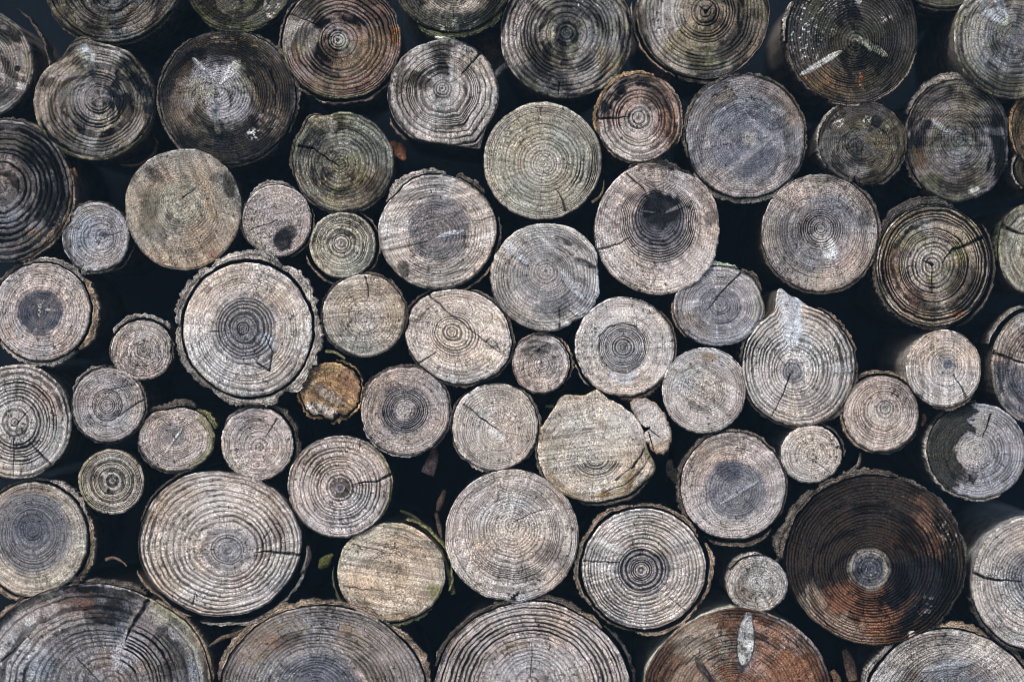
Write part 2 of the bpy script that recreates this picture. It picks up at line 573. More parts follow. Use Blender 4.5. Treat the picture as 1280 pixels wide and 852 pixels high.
        for k, (r, y, lm) in enumerate(prof):
            jx = (vn(arc / 3.0, z0 + k * 3.1, sd + 4) - 0.5) * 2
            r = np.maximum(r + 0.10 * np.minimum(tk, 6) * jx, o + 0.35)
            rows.append(np.stack([r * ca * scl, (y + z0) / 1000.0, r * sa * scl], -1))
            lums.append(lm + z0)
        co = np.concatenate(rows)
        quads = grid_quads(len(prof), n, False, False)
        base_c = rgb(c)
        var = 1.25 * np.concatenate(lums) * (0.55 + 0.9 * np.tile(fbm(arc / 14, z0 + 2, sd + 8, 3), len(prof)))
        tt = base_c[None] * var[:, None]
        build('bark', co, quads, MAT_BARK, root, False, {'tint': tt})
    return root


# ------------------------------------------------------------------ the logs, read off the photograph
# --- top row
L(140, -39, 91, 91, 'dark olive log cut by the top edge near the left corner, with coarse black rings', pith=(142, -10), per=6.2, g=1.0, base='G', lum=0.5, d=4, mott=.55, mottc='k',
  st=[('sec', 200, 262, .3, 1, 'D', .6), ('sec', 290, 335, .4, 1, 'n', .55), ('rim', 200, 340, 3, 'M', .6)], bk=[(215, 330, .5, 3, 6, 'd')])
L(298, -33, 70, 70, 'mossy dark olive log at the top edge above the one with three pale knots', pith=(300, -14), per=4, g=.5, base='o', lum=0.3, d=-4, mott=.6, mottc='M',
  st=[('spk', 275, 20, 40, 20, 'm', .35, 3), ('spk', 340, 12, 14, 20, 'p', .6, 4), ('rim', 200, 340, 4, 'm', .5)], bk=[(230, 300, .5, 3, 2, 'M')])
L(-19, 80, 60, 66, 'grey weathered log at the left edge of the top with curled bark standing off it', pith=(-20, 78), per=4.4, g=.75, base='g', lum=0.6, d=2, mott=.5,
  st=[('seg', -15, 90, 34, 112, 4, 7, 'g', .8), ('blob', 22, 86, 4, 4, 0, 'k', 1), ('sec', 30, 90, .6, 1, 'd', .7)],
  bk=[(-35, 62, 14, 2.5, 8, 'D')])
L(118, 127, 74, 72, 'dark log with a pale knot on its upper rim and a black right side', pith=(125, 122), per=5.6, g=.95, base='g', lum=0.64, d=8, mott=.4, mottc='d',
  bumps=[(103, 9, 12), (55, 3, 14), (130, -5, 16)],
  st=[('sec', -38, 60, .14, 1.0, 'k', .85), ('sec', -108, -60, .06, .6, 't', 1.2), ('sec', 150, 235, .35, 1, 'n', .5), ('blob', 105, 122, 32, 30, 0, 'b', .5, .6),
      ('seg', 102, 54, 118, 92, 11, 6, 'W', .75), ('blob', 115, 90, 4, 9, 20, 'B', .9), ('rim', 190, 340, 5, 'm', .7), ('rim', 20, 150, 3, 'm', .35),
      ('sec', -75, -20, .5, 1, 'n', .4), ('grv', 110, 200, .1, 1, .35)])
L(283, 121, 84, 83, 'large blackish log with three pale knots spreading from its heart', pith=(269, 110), per=2.9, g=.75, base='D', lum=0.42, d=5, mott=.5, mottc='k',
  st=[('blob', 272, 118, 40, 46, 12, 's', .85, .5), ('blob', 235, 130, 24, 36, 0, 'n', .5, .6), ('sec', -100, -40, .55, 1, 'k', .7), ('sec', 20, 100, .55, 1, 'd', .8),
      ('sec', 120, 200, .7, 1, 'k', .6),
      ('seg', 242, 74, 264, 104, 5, 4, 'b', .8), ('seg', 240, 72, 258, 90, 3, 2, 'w', .5), ('seg', 300, 76, 274, 106, 7, 3, 'w', .75), ('seg', 269, 122, 270, 160, 6, 5, 'b', .8), ('seg', 272, 150, 274, 168, 6, 6, 'G', .6),
      ('spk', 335, 152, 14, 16, 'w', .9, 3.5), ('spk', 318, 168, 10, 8, 'w', .9, 3), ('spk', 335, 148, 10, 8, 'x', .5, 3), ('spk', 300, 50, 45, 14, 'y', .5, 2.6),
      ('crk', [(338, 90), (345, 112), (344, 132)], 2), ('sec', -35, 25, .5, .95, 'n', .5), ('rim', 0, 360, 3, 'G', .35)],
  bk=[(120, 250, .5, 3, 3, 'D'), (250, 320, .5, 3, 5, 'D'), (-30, 70, 1, 4, 6, 'D')])
L(427, 51, 74, 72, 'reddish brown log with deep even rings and an orange lichen dot on its right', pith=(422, 50), per=5.3, g=1.05, base='p', lum=0.6, d=6, mott=.3, mottc='r',
  st=[('sec', -180, 180, .18, 1, 'r', .45), ('sec', 145, 195, .38, 1, 'e', .9), ('grv', 145, 195, .38, 1, .25), ('sec', -180, 180, 0, .16, 'g', .7), ('spk', 495, 45, 9, 11, 'x', 1.2, 3),
      ('sec', 95, 150, .5, 1, 'd', .8), ('rim', 180, 320, 4, 'm', .5), ('spk', 445, 105, 30, 10, 'R', .6, 3), ('crk', [(348, 12), (400, 32)], 1.2)],
  bk=[(140, 245, 3, 3, 5, 'D'), (245, 320, 4, 2.5, 8, 'n')])
L(554, 115, 69, 66, 'light grey heart shaped log narrowing to a broken tip at its bottom right', pith=(553, 110), per=5.0, g=.95, base='g', lum=1.0, d=10, mott=.22,
  bumps=[(296, 21, 15), (262, -4, 18), (110, -2, 20)], cuts=[(262, 64)],
  st=[('sec', 76, 112, .25, 1, 'd', .75), ('sec', 148, 186, .2, .95, 'D', .75), ('sec', 15, 40, .5, .9, 'd', .35), ('crk', [(602, 66), (590, 78), (577, 93)], 2.0),
      ('grv', 20, 80, 0, .8, .4), ('sec', 200, 330, .1, .5, 'G', .4), ('rim', 150, 215, 4, 'd', .4)],
  bk=[(205, 235, 4, 4, 10, 'n')])
L(566, -38, 76, 77, 'log at the top edge with tan heart, wide black rim and pale green lichen', pith=(568, -8), per=4.0, g=.85, base='o', lum=0.3, d=0, mott=.5, mottc='M',
  st=[('blob', 568, -4, 38, 20, 0, 't', .85, .4), ('sec', -180, 180, .75, 1, 'k', .4), ('spk', 560, 33, 60, 10, 'l', .4, 3)],
  bk=[(238, 320, 1, 7, 4, 'M'), (246, 272, 5, 4, 2, 'l')])
L(708, 40, 81, 81, 'round grey log under the top edge with dark bands crossing its rings', pith=(708, 41), per=5.2, g=.95, base='g', lum=0.65, d=7, mott=.45, mottc='d',
  st=[('sec', 155, 195, .15, 1, 'p', .6), ('sec', 215, 275, .1, .95, 'k', .6), ('sec', 30, 75, .3, .95, 'k', .5), ('sec', 280, 320, .1, .9, 'G', .6), ('blob', 706, 42, 16, 9, -30, 'B', .7),
      ('sec', 90, 130, .4, 1, 'o', .4), ('rim', 190, 330, 3.5, 'o', .6), ('spk', 650, 25, 16, 10, 'r', .4, 3), ('crk', [(699, 104), (697, 118)], 1.5), ('spk', 735, 5, 30, 15, 'w', .3, 3)])
L(880, 15, 82, 82, 'tan grey log at the top edge with clean rings and thin bark below', pith=(882, 14), per=5.3, g=.95, base='t', lum=0.72, d=3, mott=.3, mottc='d',
  st=[('sec', 120, 215, .3, 1, 'g', .75), ('grv', 120, 215, .3, 1, .4), ('sec', 15, 80, .3, 1, 'D', .6), ('sec', 215, 300, .2, .8, 'm', .3), ('crk', [(882, 16), (890, 6)], 1.6), ('crk', [(882, 15), (874, 8)], 1.2),
      ('sec', -60, 5, .4, 1, 'd', .45)],
  bk=[(172, 246, 4, 2.5, 6, 'n'), (248, 312, 2, 4, 8, 'D')])
L(1066, 42, 80, 86, 'almost black wet log at the top with white flecks and a bright diagonal knot', pith=(1070, 54), per=3.4, g=.9, base='e', lum=.3, d=6, mott=.5, mottc='k',
  st=[('sec', 75, 110, .1, 1, 'k', .8), ('sec', 120, 200, .2, .95, 'd', .35), ('sec', -60, 60, .5, 1, 'k', .45), ('spk', 1008, 38, 26, 46, 'w', .5, 2.6), ('spk', 1030, 25, 26, 30, 'G', .4, 2.6), ('spk', 1045, 8, 22, 18, 'G', .5, 2.6), ('seg', 996, 97, 1052, 64, 3.4, 5, 'w', .8), ('seg', 1068, 46, 1110, 71, 7, 3.5, 'w', .7), ('blob', 1070, 46, 9, 8, 0, 'G', .5, .6),
      ('sec', 215, 262, .6, 1, 'y', .25), ('spk', 1022, 102, 22, 12, 'x', .35, 2.4), ('spk', 1075, 98, 6, 14, 'x', .5, 2.4), ('spk', 1108, 24, 8, 6, 'p', .9, 3), ('seg', 1068, -10, 1075, 5, 4, 4, 'w', .7)],
  bk=[(188, 240, .5, 3, 4, 'D'), (250, 345, .3, 2.5, 3, 'n'), (150, 186, 2, 4, 10, 'e')])
L(1268, 45, 75, 77, 'pale grey log in the top right corner with a blue white knot at its top', pith=(1268, 44), per=4.6, g=.85, base='g', lum=0.52, d=12, mott=.3,
  st=[('seg', 1226, -16, 1258, 32, 19, 9, 'W', .85), ('seg', 1238, -14, 1254, 22, 8, 5, 'B', .8), ('sec', 130, 200, .5, 1, 'o', .4), ('grv', 120, 190, 0, 1, .45), ('rim', 150, 270, 4, 'o', .5), ('blob', 1268, 45, 10, 14, 0, 'b', .6)])
L(1180, -51, 62, 61, 'thin sliver of a dark log at the top edge left of the corner log', per=5, g=.7, base='o', lum=0.3, d=-5, mott=.5, bk=[(240, 300, .5, 3, 4, 'D')])
# --- second row
L(799, 148, 52, 55, 'small rust tinted log with a golden bark ring and a black patch upper left', pith=(798, 147), per=5.0, g=.95, base='p', lum=0.95, d=9, mott=.2, mottc='r',
  st=[('sec', -180, 180, .35, 1, 'R', .3), ('sec', 62, 175, .68, 1, 'k', .9), ('sec', -40, 70, .5, 1, 'r', .65), ('sec', 20, 80, .3, .95, 'd', .6), ('sec', 200, 310, .3, 1, 'c', .65), ('sec', -180, 180, 0, .3, 'g', .7),
      ('crk', [(748, 148), (785, 147)], 1.6), ('grv', 200, 310, .5, 1, .6)],
  bk=[(70, 200, .4, 4, 2, 'y'), (-40, 66, .4, 2.5, 3, 'n'), (215, 300, .3, 2, 4, 'n')])
L(932, 171, 73, 76, 'smooth blue grey log with scratches across very fine rings', pith=(937, 172), clean=True, per=2.6, g=.5, base='s', lum=0.72, d=6, mott=.3, saw=(38, .3, 3.5),
  st=[('blob', 936, 178, 46, 46, 0, 'b', .7, .5), ('blob', 937, 172, 9, 9, 0, 'g', .6), ('seg', 938, 150, 994, 196, 5, 7, 's', .5), ('seg', 905, 218, 965, 172, 7, 4, 's', .45), ('blob', 950, 200, 26, 9, 30, 'B', .5, .8), ('blob', 935, 215, 22, 6, 25, 'B', .45, .8), ('sec', 110, 160, .7, 1, 'n', .4), ('sec', 20, 75, .72, 1, 'n', .55),
      ('sec', 230, 330, .72, 1, 'p', .5), ('blob', 985, 180, 5, 20, 10, 'd', .5)],
  bk=[(95, 200, .5, 4, 3, 'D'), (215, 320, 1, 5, 4, 'e'), (-40, 90, .5, 3, 5, 'D')])
L(1078, 178, 53, 53, 'small near black log with white flecks and a cleft in its bottom rim', pith=(1077, 176), per=3.2, g=.55, base='e', lum=0.36, d=4, mott=.45, mottc='d', bumps=[(259, -6, 4)],
  st=[('sec', 30, 130, .4, 1, 'd', .8), ('blob', 1050, 190, 16, 12, 30, 'e', .5), ('seg', 1080, 182, 1105, 195, 4, 6, 'B', .7), ('spk', 1110, 180, 18, 38, 'G', .4, 2.4), ('spk', 1085, 152, 10, 8, 'w', .9, 3), ('spk', 1048, 150, 8, 10, 'w', .7, 2.6), ('blob', 1095, 152, 8, 8, 0, 'k', .9), ('blob', 1075, 215, 14, 8, 0, 'G', .5),
      ('crk', [(1067, 231), (1069, 220)], 2.2)],
  bk=[(100, 215, .3, 2.5, 2, 'e'), (-80, 30, .3, 3, 2, 'D')])
L(1198, 176, 65, 76, 'squarish dark log with streaky horizontal grain below the corner log', pith=(1198, 172), per=3.6, g=.85, base='s', lum=0.48, d=0, mott=.3, saw=(2, .35, 2.6),
  cuts=[(180, 63), (0, 62)],
  st=[('sec', 150, 215, .6, 1, 'k', .85), ('sec', -40, 40, .68, 1, 'k', .85), ('sec', 90, 140, .7, 1, 'd', .7), ('sec', 235, 300, .6, 1, 'M', .5), ('seg', 1225, 160, 1255, 168, 6, 4, 'b', .8), ('seg', 1165, 150, 1185, 165, 3, 3, 'W', .5), ('blob', 1217, 238, 8, 6, 0, 'w', .6), ('sec', 195, 220, .6, .9, 'r', .4)],
  bk=[(185, 235, 1, 4, 6, 'D'), (75, 150, 1, 6, 26, 'e')], body='e')
L(1300, 160, 34, 48, 'brown sliver of a log at the right edge below the corner log', per=5, g=.6, base='n', lum=.6, d=0, mott=.4, bk=[(120, 230, .4, 3, 1, 'y')])
L(1298, 212, 29, 26, 'dark rounded stub at the right edge in a curled bark ring', per=5, g=.5, base='d', lum=.6, d=-12, mott=.6, bk=[(100, 230, 2, 3, 0, 'e')])
L(8, 239, 81, 87, 'big dark log at the left edge with wide black rings and orange lichen', pith=(0, 231), per=7.6, g=1.1, base='s', lum=0.6, d=8, mott=.25, gam=1.0,
  st=[('sec', -45, 60, .55, 1.0, 'k', .75), ('sec', 60, 110, .3, 1, 'd', .5), ('sec', -110, -45, .7, 1, 'd', .6), ('spk', 25, 300, 60, 22, 'x', .2, 3), ('spk', 75, 290, 20, 25, 'y', .5, 3), ('rim', -70, 30, 4, 'y', .5), ('grv', -180, 180, 0, .3, .5)],
  bk=[(30, 100, .5, 4, 6, 'D'), (-80, 20, .3, 3, 4, 'n')])
L(429, 202, 62, 62, 'olive grey log with a flat upper left corner and a pale worn patch', pith=(424, 206), per=4.4, g=.85, base='o', lum=0.68, d=6, mott=.3, mottc='k', bumps=[(127, 7, 11), (108, -2, 9)],
  st=[('sec', 95, 170, .1, .85, 'k', .55), ('sec', 185, 240, .15, .7, 'k', .65), ('sec', -90, -20, .2, .9, 'd', .5), ('seg', 395, 150, 422, 160, 8, 9, 'p', .75), ('crk', [(374, 182), (392, 186), (410, 199), (424, 207)], 1.8), ('spk', 405, 228, 10, 8, 'y', .9, 2.6), ('spk', 470, 215, 12, 8, 'R', .4, 2.6), ('spk', 390, 248, 14, 8, 'R', .5, 2.6)],
  bk=[(115, 200, 1, 3, 5, 'D'), (200, 330, .5, 2.2, 3, 'D')])
L(678, 201, 72, 72, 'round olive cream log with clean even rings, right of the heart shaped one', pith=(680, 205), clean=True, per=4.6, g=.85, base='o', lum=1.0, d=8, mott=.1,
  st=[('blob', 683, 138, 12, 7, 0, 'n', .7), ('sec', -180, 180, .9, 1, 't', .4), ('crk', [(707, 263), (703, 250), (695, 236)], 1.6), ('sec', 30, 80, .6, 1, 'e', .35), ('grv', -30, 10, .6, 1, 1.0), ('sec', -10, 30, .8, 1, 'd', .5), ('sec', -180, 180, 0, .3, 'c', .4), ('rim', 200, 330, 6, 't', .6)])
L(229, 261, 72, 75, 'smooth tan olive log with fine heart rings and green stain on its left', pith=(225, 250), clean=True, per=3.3, g=.55, base='t', lum=0.68, d=10, mott=.22, fade=.6,
  st=[('sec', -180, 180, 0, .4, 'o', .6), ('sec', 60, 130, .75, 1, 'n', .4), ('blob', 286, 232, 9, 18, 10, 'd', .85, .5), ('blob', 270, 222, 9, 7, 0, 'd', .6), ('blob', 192, 218, 14, 8, -30, 'd', .7, .6), ('blob', 186, 265, 12, 32, -12, 'M', .55, .6), ('blob', 198, 292, 14, 12, 0, 'D', .4), ('blob', 268, 318, 8, 6, 0, 'r', .6), ('blob', 212, 270, 5, 5, 0, 'D', .6),
      ('crk', [(228, 248), (244, 236)], 1)])
L(120, 296, 42, 43, 'small bluish grey log with wavy fine rings and a white chip below', pith=(129, 294), per=3.3, g=.8, base='s', lum=1.1, d=4, mott=.2, bumps=[(150, -5, 10)],
  st=[('blob', 130, 293, 6, 4, 0, 'B', .9), ('seg', 132, 292, 152, 288, 3, 2, 'b', .6), ('seg', 84, 272, 98, 284, 4, 5, 'e', .8), ('sec', 100, 150, .7, 1, 'o', .4), ('sec', 160, 230, .8, 1, 'd', .6)],
  bk=[(225, 300, .5, 3, 4, 'e'), (300, 345, 5, 2, 8, 'D'), (60, 150, .5, 2, 6, 'D')])
L(346, 276, 43, 45, 'small pinkish grey log with a black blot near its bottom', pith=(346, 275), clean=True, per=3.2, g=.4, base='p', lum=0.85, d=5, mott=.15, saw=(14, .25, 3),
  st=[('blob', 354, 300, 13, 14, 20, 'k', .95, .5), ('blob', 362, 290, 9, 8, 0, 'k', .8, .5), ('sec', 190, 245, .6, 1, 't', .5), ('spk', 325, 310, 12, 8, 'y', .5, 2.4), ('crk', [(346, 276), (305, 290)], .8)],
  bk=[(60, 140, 1, 5, 6, 'e'), (140, 220, .5, 2, 3, 'D'), (-70, 20, 2, 2, 6, 'D')])
L(428, 306, 41.5, 40.5, 'small olive cream log with crisp rings and a loose bark crescent', pith=(426, 303), per=4.6, g=.9, base='o', lum=1.05, d=6, mott=.1,
  st=[('rim', 0, 360, 3, 't', .4), ('sec', -180, 180, 0, .35, 'c', .4), ('spk', 395, 300, 8, 12, 'y', .4, 2.5)],
  bk=[(-48, 62, 4, 2.5, 8, 'n'), (195, 262, 6, 2.5, 9, 'n')])
L(547, 290, 72, 71, 'grey log with a round blue black heart and slanting saw streaks', pith=(541, 294), per=3.6, g=.75, base='c', lum=.92, d=7, mott=.18, saw=(13, .35, 4), bumps=[(135, -3, 10)],
  st=[('blob', 549, 286, 40, 41, 0, 'B', .66, .3), ('seg', 545, 297, 580, 288, 2, 4, 'W', .7), ('blob', 505, 336, 7, 11, 15, 'd', .9, .5), ('seg', 478, 305, 530, 290, 2, 3, 'b', .5), ('seg', 480, 285, 520, 278, 2, 3, 'b', .4), ('seg', 478, 312, 535, 300, 2, 2, 'd', .5), ('sec', 25, 60, .8, 1, 'o', .4), ('rim', 180, 225, 5, 'n', .5), ('crk', [(620, 270), (590, 277)], .9)],
  bk=[(82, 150, 2, 9, 7, 'e'), (40, 72, 2, 7, 8, 'D'), (-20, 14, 4, 4, 9, 'D'), (285, 338, 6, 3, 8, 'n')])
L(683, 346, 69, 67, 'grey log crossed by blue diagonal streaks with a white chip at the bottom', pith=(682, 338), per=3.8, g=.8, base='g', lum=1.0, d=9, mott=.15, saw=(-38, .35, 5), cuts=[(3, 65), (-62, 66)],
  st=[('blob', 690, 350, 55, 42, -38, 'b', .45, .5), ('seg', 625, 300, 660, 330, 5, 4, 'W', .55), ('seg', 700, 340, 730, 375, 4, 4, 'W', .5), ('seg', 693, 295, 715, 306, 4, 4, 'k', .9), ('seg', 718, 322, 745, 334, 3, 4, 'k', .9), ('blob', 690, 385, 25, 12, 20, 'B', .5, .6),
      ('seg', 707, 400, 712, 411, 3, 6, 'w', .95), ('crk', [(700, 412), (699, 385), (710, 375)], 1.2), ('crk', [(746, 390), (720, 396), (712, 388)], 1.2), ('rim', 180, 290, 3, 'd', .4), ('rim', 60, 150, 4, 'm', .25)])
L(821, 286, 78, 82, 'pinkish grey log with a round black heart above its centre', pith=(824, 263), per=3.0, g=.5, base='p', lum=1.02, d=10, mott=.14, bumps=[(75, -5, 22)],
  st=[('blob', 825, 290, 38, 46, 0, 'b', .55, .5), ('blob', 826, 272, 34, 34, 0, 'B', .7, .6), ('blob', 825, 261, 27, 24, 0, 'k', .97, .5), ('seg', 832, 266, 858, 254, 2, 3, 'G', .6), ('seg', 795, 263, 820, 266, 1.2, 1.2, 'G', .4), ('seg', 845, 235, 862, 258, 4, 4, 'c', .6),
      ('crk', [(784, 217), (795, 228), (808, 240)], 1.4), ('crk', [(746, 312), (770, 306), (788, 297)], 1.4), ('seg', 832, 320, 810, 362, 2, 2, 'b', .5), ('sec', 60, 110, .86, 1, 'k', .9), ('blob', 888, 272, 8, 9, 0, 'd', .7), ('sec', -10, 45, .75, 1, 'n', .4), ('sec', 210, 330, .6, 1, 'c', .4), ('grv', -180, 180, .3, .62, .8)],
  bk=[(55, 115, .5, 5, 5, 'd')])
L(898, 383, 56, 50, 'small blue grey log with a crack crossing its heart and pale moss on top', pith=(900, 381), per=3.8, g=.85, base='s', lum=1.05, d=5, mott=.15, bumps=[(-12, 3, 18), (40, 2, 12)], saw=(5, .2, 4),
  st=[('blob', 898, 381, 32, 24, 0, 'b', .6, .5), ('seg', 850, 385, 880, 378, 6, 4, 'W', .35), ('sec', -25, 30, .7, 1, 'o', .5), ('sec', 200, 250, .6, 1, 'n', .4), ('crk', [(926, 341), (905, 362), (884, 388)], 1.3), ('crk', [(878, 338), (884, 348)], 1.2), ('seg', 896, 405, 897, 425, 2, 2, 'W', .5)],
  bk=[(62, 118, 1.5, 5, 4, 'l'), (20, 58, 1, 5, 6, 'D'), (175, 225, .4, 2.5, 2, 'n')])
L(1026, 291, 72, 73, 'tan grey log with a white bleached spot beside its heart', pith=(1026, 285), clean=True, per=3.0, g=.5, base='p', lum=0.8, d=8, mott=.2,
  st=[('blob', 1022, 292, 46, 44, 0, 'b', .4, .5), ('blob', 1036, 310, 10, 15, 20, 'w', .95, .3), ('blob', 1026, 297, 8, 12, 20, 'c', .6), ('seg', 997, 263, 988, 280, 2, 3, 'w', .8), ('blob', 1082, 272, 9, 14, 0, 'd', .7, .6), ('sec', 45, 120, .72, 1, 't', .35), ('blob', 1040, 258, 28, 14, -20, 'b', .55, .6), ('sec', 70, 100, .85, 1, 'd', .5), ('sec', 180, 330, .75, 1, 't', .35), ('grv', -180, 180, 0, .35, .8)],
  bk=[(190, 345, .4, 3, 3, 'D'), (-15, 60, .4, 3, 3, 'D')], body='D')
L(1167, 331, 70, 75, 'brown tan log with bold outer rings, black stains and a thick crack', pith=(1165, 331), per=4.2, g=.95, base='t', lum=0.75, d=6, mott=.2, mottc='k',
  st=[('sec', -180, 180, .42, .6, 'n', .4), ('sec', -70, 5, .15, .95, 'k', .6), ('sec', 150, 200, .5, 1, 'k', .5), ('sec', 230, 262, .6, 1, 'k', .65), ('sec', 160, 250, .6, 1, 'r', .35), ('spk', 1197, 393, 9, 8, 'x', 1, 3), ('crk', [(1232, 294), (1212, 305), (1190, 312), (1178, 328)], 2.6), ('crk', [(1165, 331), (1154, 326)], 2.2), ('crk', [(1165, 334), (1165, 366)], 1.2),
      ('sec', 15, 45, .3, .65, 'm', .5), ('rim', 90, 330, 4, 'o', .35), ('blob', 1165, 331, 30, 32, 0, 'g', .45, .5), ('grv', -180, 180, .58, 1, 1.1), ('sec', 100, 160, .8, 1, 'y', .4)],
  bk=[(70, 165, 1, 8, 6, 'd'), (170, 290, .6, 4, 4, 'D'), (-68, 40, 5, 3, 9, 'D')])
L(1288, 310, 40, 56, 'grey green log at the right edge with a dark crack in its upper half', pith=(1290, 312), per=5, g=.75, base='o', lum=.85, d=4, mott=.3,
  st=[('crk', [(1250, 281), (1264, 288), (1285, 294)], 3), ('rim', 90, 200, 6, 'm', .5), ('spk', 1268, 258, 12, 6, 'l', .6, 3), ('sec', 120, 170, .6, 1, 'd', .5)], bk=[(130, 200, .4, 3, 3, 'M')])
# --- third row
L(52, 390, 60, 60, 'pinkish log at the left with a round blue black heart and rough bark', pith=(50, 390), per=3.2, g=.55, base='p', lum=1.06, d=7, mott=.1,
  st=[('blob', 50, 390, 30, 30, 0, 'B', .85, .3), ('spk', 52, 395, 18, 22, 'g', .5, 5), ('sec', 225, 290, .55, 1, 'W', .3), ('sec', 95, 150, .75, 1, 'd', .3)],
  bk=[(-45, 38, 2.5, 9, 4, (.21, .165, .12)), (38, 112, 2, 6, 5, 'e'), (112, 165, 3, 5, 9, 'D'), (215, 310, 1.5, 5, 4, 'e')])
L(177, 438, 38, 37, 'small grey tan log with rough bark arched over its top', pith=(180, 437), per=3.2, g=.6, base='p', lum=.9, d=2, mott=.2, bumps=[(0, -2, 14)],
  st=[('sec', 20, 160, .8, 1, 'e', .5), ('rim', 180, 360, 4, 't', .5)], bk=[(38, 150, 3, 6, 8, 'e'), (150, 200, .5, 2, 3, 'D'), (-20, 20, .5, 3, 3, 'D')], body='D')
L(310, 412, 79, 83, 'large light log in thick broken bark with a dark ringed heart and star shaped knot', pith=(303, 410), per=4.2, g=.5, base='c', lum=.98, d=12, mott=.06, saw=(50, .2, 5),
  st=[('blob', 308, 408, 39, 44, -10, 'b', .62, .5), ('blob', 303, 410, 18, 20, 0, 'B', .45, .8), ('blob', 334, 425, 9, 12, 20, 'W', .8, .5), ('seg', 327, 430, 337, 462, 7, 4, 's', .8), ('crk', [(322, 455), (337, 464), (341, 440), (331, 420)], 1.4), ('crk', [(309, 456), (336, 464)], 1.1),
      ('blob', 260, 362, 5, 5, 0, 'n', .7), ('grv', -180, 180, 0, .48, .78), ('grv', 200, 330, .5, 1, .55), ('crk', [(264, 415), (285, 413)], 1)],
  bk=[(62, 120, 4, 12, 0, 'e'), (120, 176, 4, 10, 3, 'e'), (176, 238, 3, 9, 5, 'e'), (238, 300, 3, 10, 2, 'e'), (300, 372, 3, 12, 1, 'e'), (12, 62, 4, 11, 3, 'e')])
L(455, 395, 51, 51, 'tan grey log with faint level streaks and a short crack at its top', pith=(456, 394), per=3.6, g=.45, base='t', lum=.95, d=7, mott=.12, saw=(4, .35, 3.2),
  st=[('crk', [(458, 346), (460, 358), (461, 371)], 1.4), ('sec', 20, 90, .5, 1, 'n', .25), ('sec', -180, 180, 0, .4, 'c', .4), ('spk', 480, 365, 18, 15, 'y', .2, 3)],
  bk=[(-30, 105, .5, 3, 4, 'D'), (105, 260, .4, 2.5, 3, 'd')])
L(573, 420, 67, 57, 'whitish oval log split by a long straight crack from upper left', pith=(564, 414), per=3.6, g=.5, base='c', lum=1.12, d=9, rot=-20, mott=.05, saw=(-15, .2, 4), bumps=[(165, -4, 8)],
  st=[('crk', [(533, 366), (562, 392), (608, 428), (632, 446)], 1.3), ('blob', 614, 430, 8, 6, -20, 'G', .6), ('crk', [(606, 428), (613, 422), (622, 430), (613, 437)], 1.0), ('crk', [(622, 433), (634, 446)], 1.2), ('crk', [(524, 454), (545, 440)], 1.2), ('sec', 150, 175, .7, 1, 'n', .5), ('seg', 510, 398, 522, 400, 3, 3, 'd', .8),
      ('sec', 50, 100, .75, 1, 'n', .25), ('grv', -180, 180, .02, .45, .75)],
  bk=[(100, 175, 3, 2.5, 8, 'D'), (-60, 75, 1.5, 3, 6, 'D'), (195, 300, .8, 3, 5, 'D')])
L(676, 455, 35.5, 36.5, 'very small pinkish log with fine rings and a dark upper part', pith=(677, 455), per=3.4, g=.75, base='p', lum=1.12, d=4, mott=.2, mottc='d',
  st=[('sec', 70, 160, .4, .9, 'd', .5), ('spk', 675, 435, 12, 6, 'k', .8, 3), ('rim', 180, 360, 3, 'n', .4)], bk=[(-40, 60, 2, 2.5, 6, 'n'), (60, 150, 1, 2, 5, 'n')])
L(781, 433, 61, 61, 'light log with a round slate blue heart ringed by a fine line', pith=(778, 434), per=3.2, g=.45, base='c', lum=1.0, d=9, mott=.08,
  st=[('blob', 778, 436, 30, 30, 0, 's', .55, .3), ('blob', 786, 446, 18, 16, 0, 'b', .5, .6), ('blob', 778, 434, 10, 10, 0, 'G', .6), ('crk', [(748, 440), (750, 420), (762, 408), (778, 404), (795, 409), (806, 424), (807, 442), (799, 458), (784, 466), (766, 463), (753, 452), (748, 440)], 1.1), ('sec', 240, 300, .5, .7, 'W', .5), ('spk', 752, 452, 10, 8, 'd', .4, 3), ('sec', 85, 160, .7, 1, 'p', .5), ('grv', -180, 180, .0, .5, .75)],
  bk=[(-50, 45, .4, 2.5, 3, 'D'), (200, 228, 3, 3, 5, 'e'), (262, 318, 1.5, 4, 6, 'n')])
L(881, 488, 52, 53, 'grey log with pinkish rim, speckled fine rings and a brown spot on top', pith=(878, 484), per=3.0, g=.55, base='g', lum=1.0, d=10, mott=.1,
  st=[('sec', -180, 180, .62, 1, 'p', .45), ('blob', 886, 446, 9, 6, 0, 'y', .6), ('seg', 848, 465, 870, 452, 3, 3, 'n', .4), ('spk', 878, 484, 40, 40, 'w', .12, 3), ('sec', -60, 20, .8, 1, 'n', .35)])
L(999, 458, 70, 74, 'light log with strong rings and a blue white knot peaking at its top', pith=(990, 465), per=4.6, g=.9, base='c', lum=.95, d=10, mott=.08, bumps=[(105, 19, 6), (96, 11, 11)],
  st=[('seg', 984, 352, 993, 435, 22, 9, 'W', .95), ('seg', 986, 360, 990, 400, 11, 7, 's', .85), ('sec', 60, 115, .3, .6, 'W', .4), ('blob', 990, 465, 14, 14, 0, 'b', .7, .5), ('crk', [(988, 468), (980, 490), (965, 520)], 1.3), ('sec', -75, -5, .35, .8, 'G', .4), ('seg', 1035, 460, 1066, 462, 4, 6, 'W', .4), ('crk', [(940, 430), (952, 438)], 1)],
  bk=[(15, 72, 2, 3.5, 6, 'n'), (-70, 15, .5, 3.5, 4, 'D'), (118, 175, 1, 3.5, 7, 'D'), (190, 280, .4, 3, 4, 'd')])
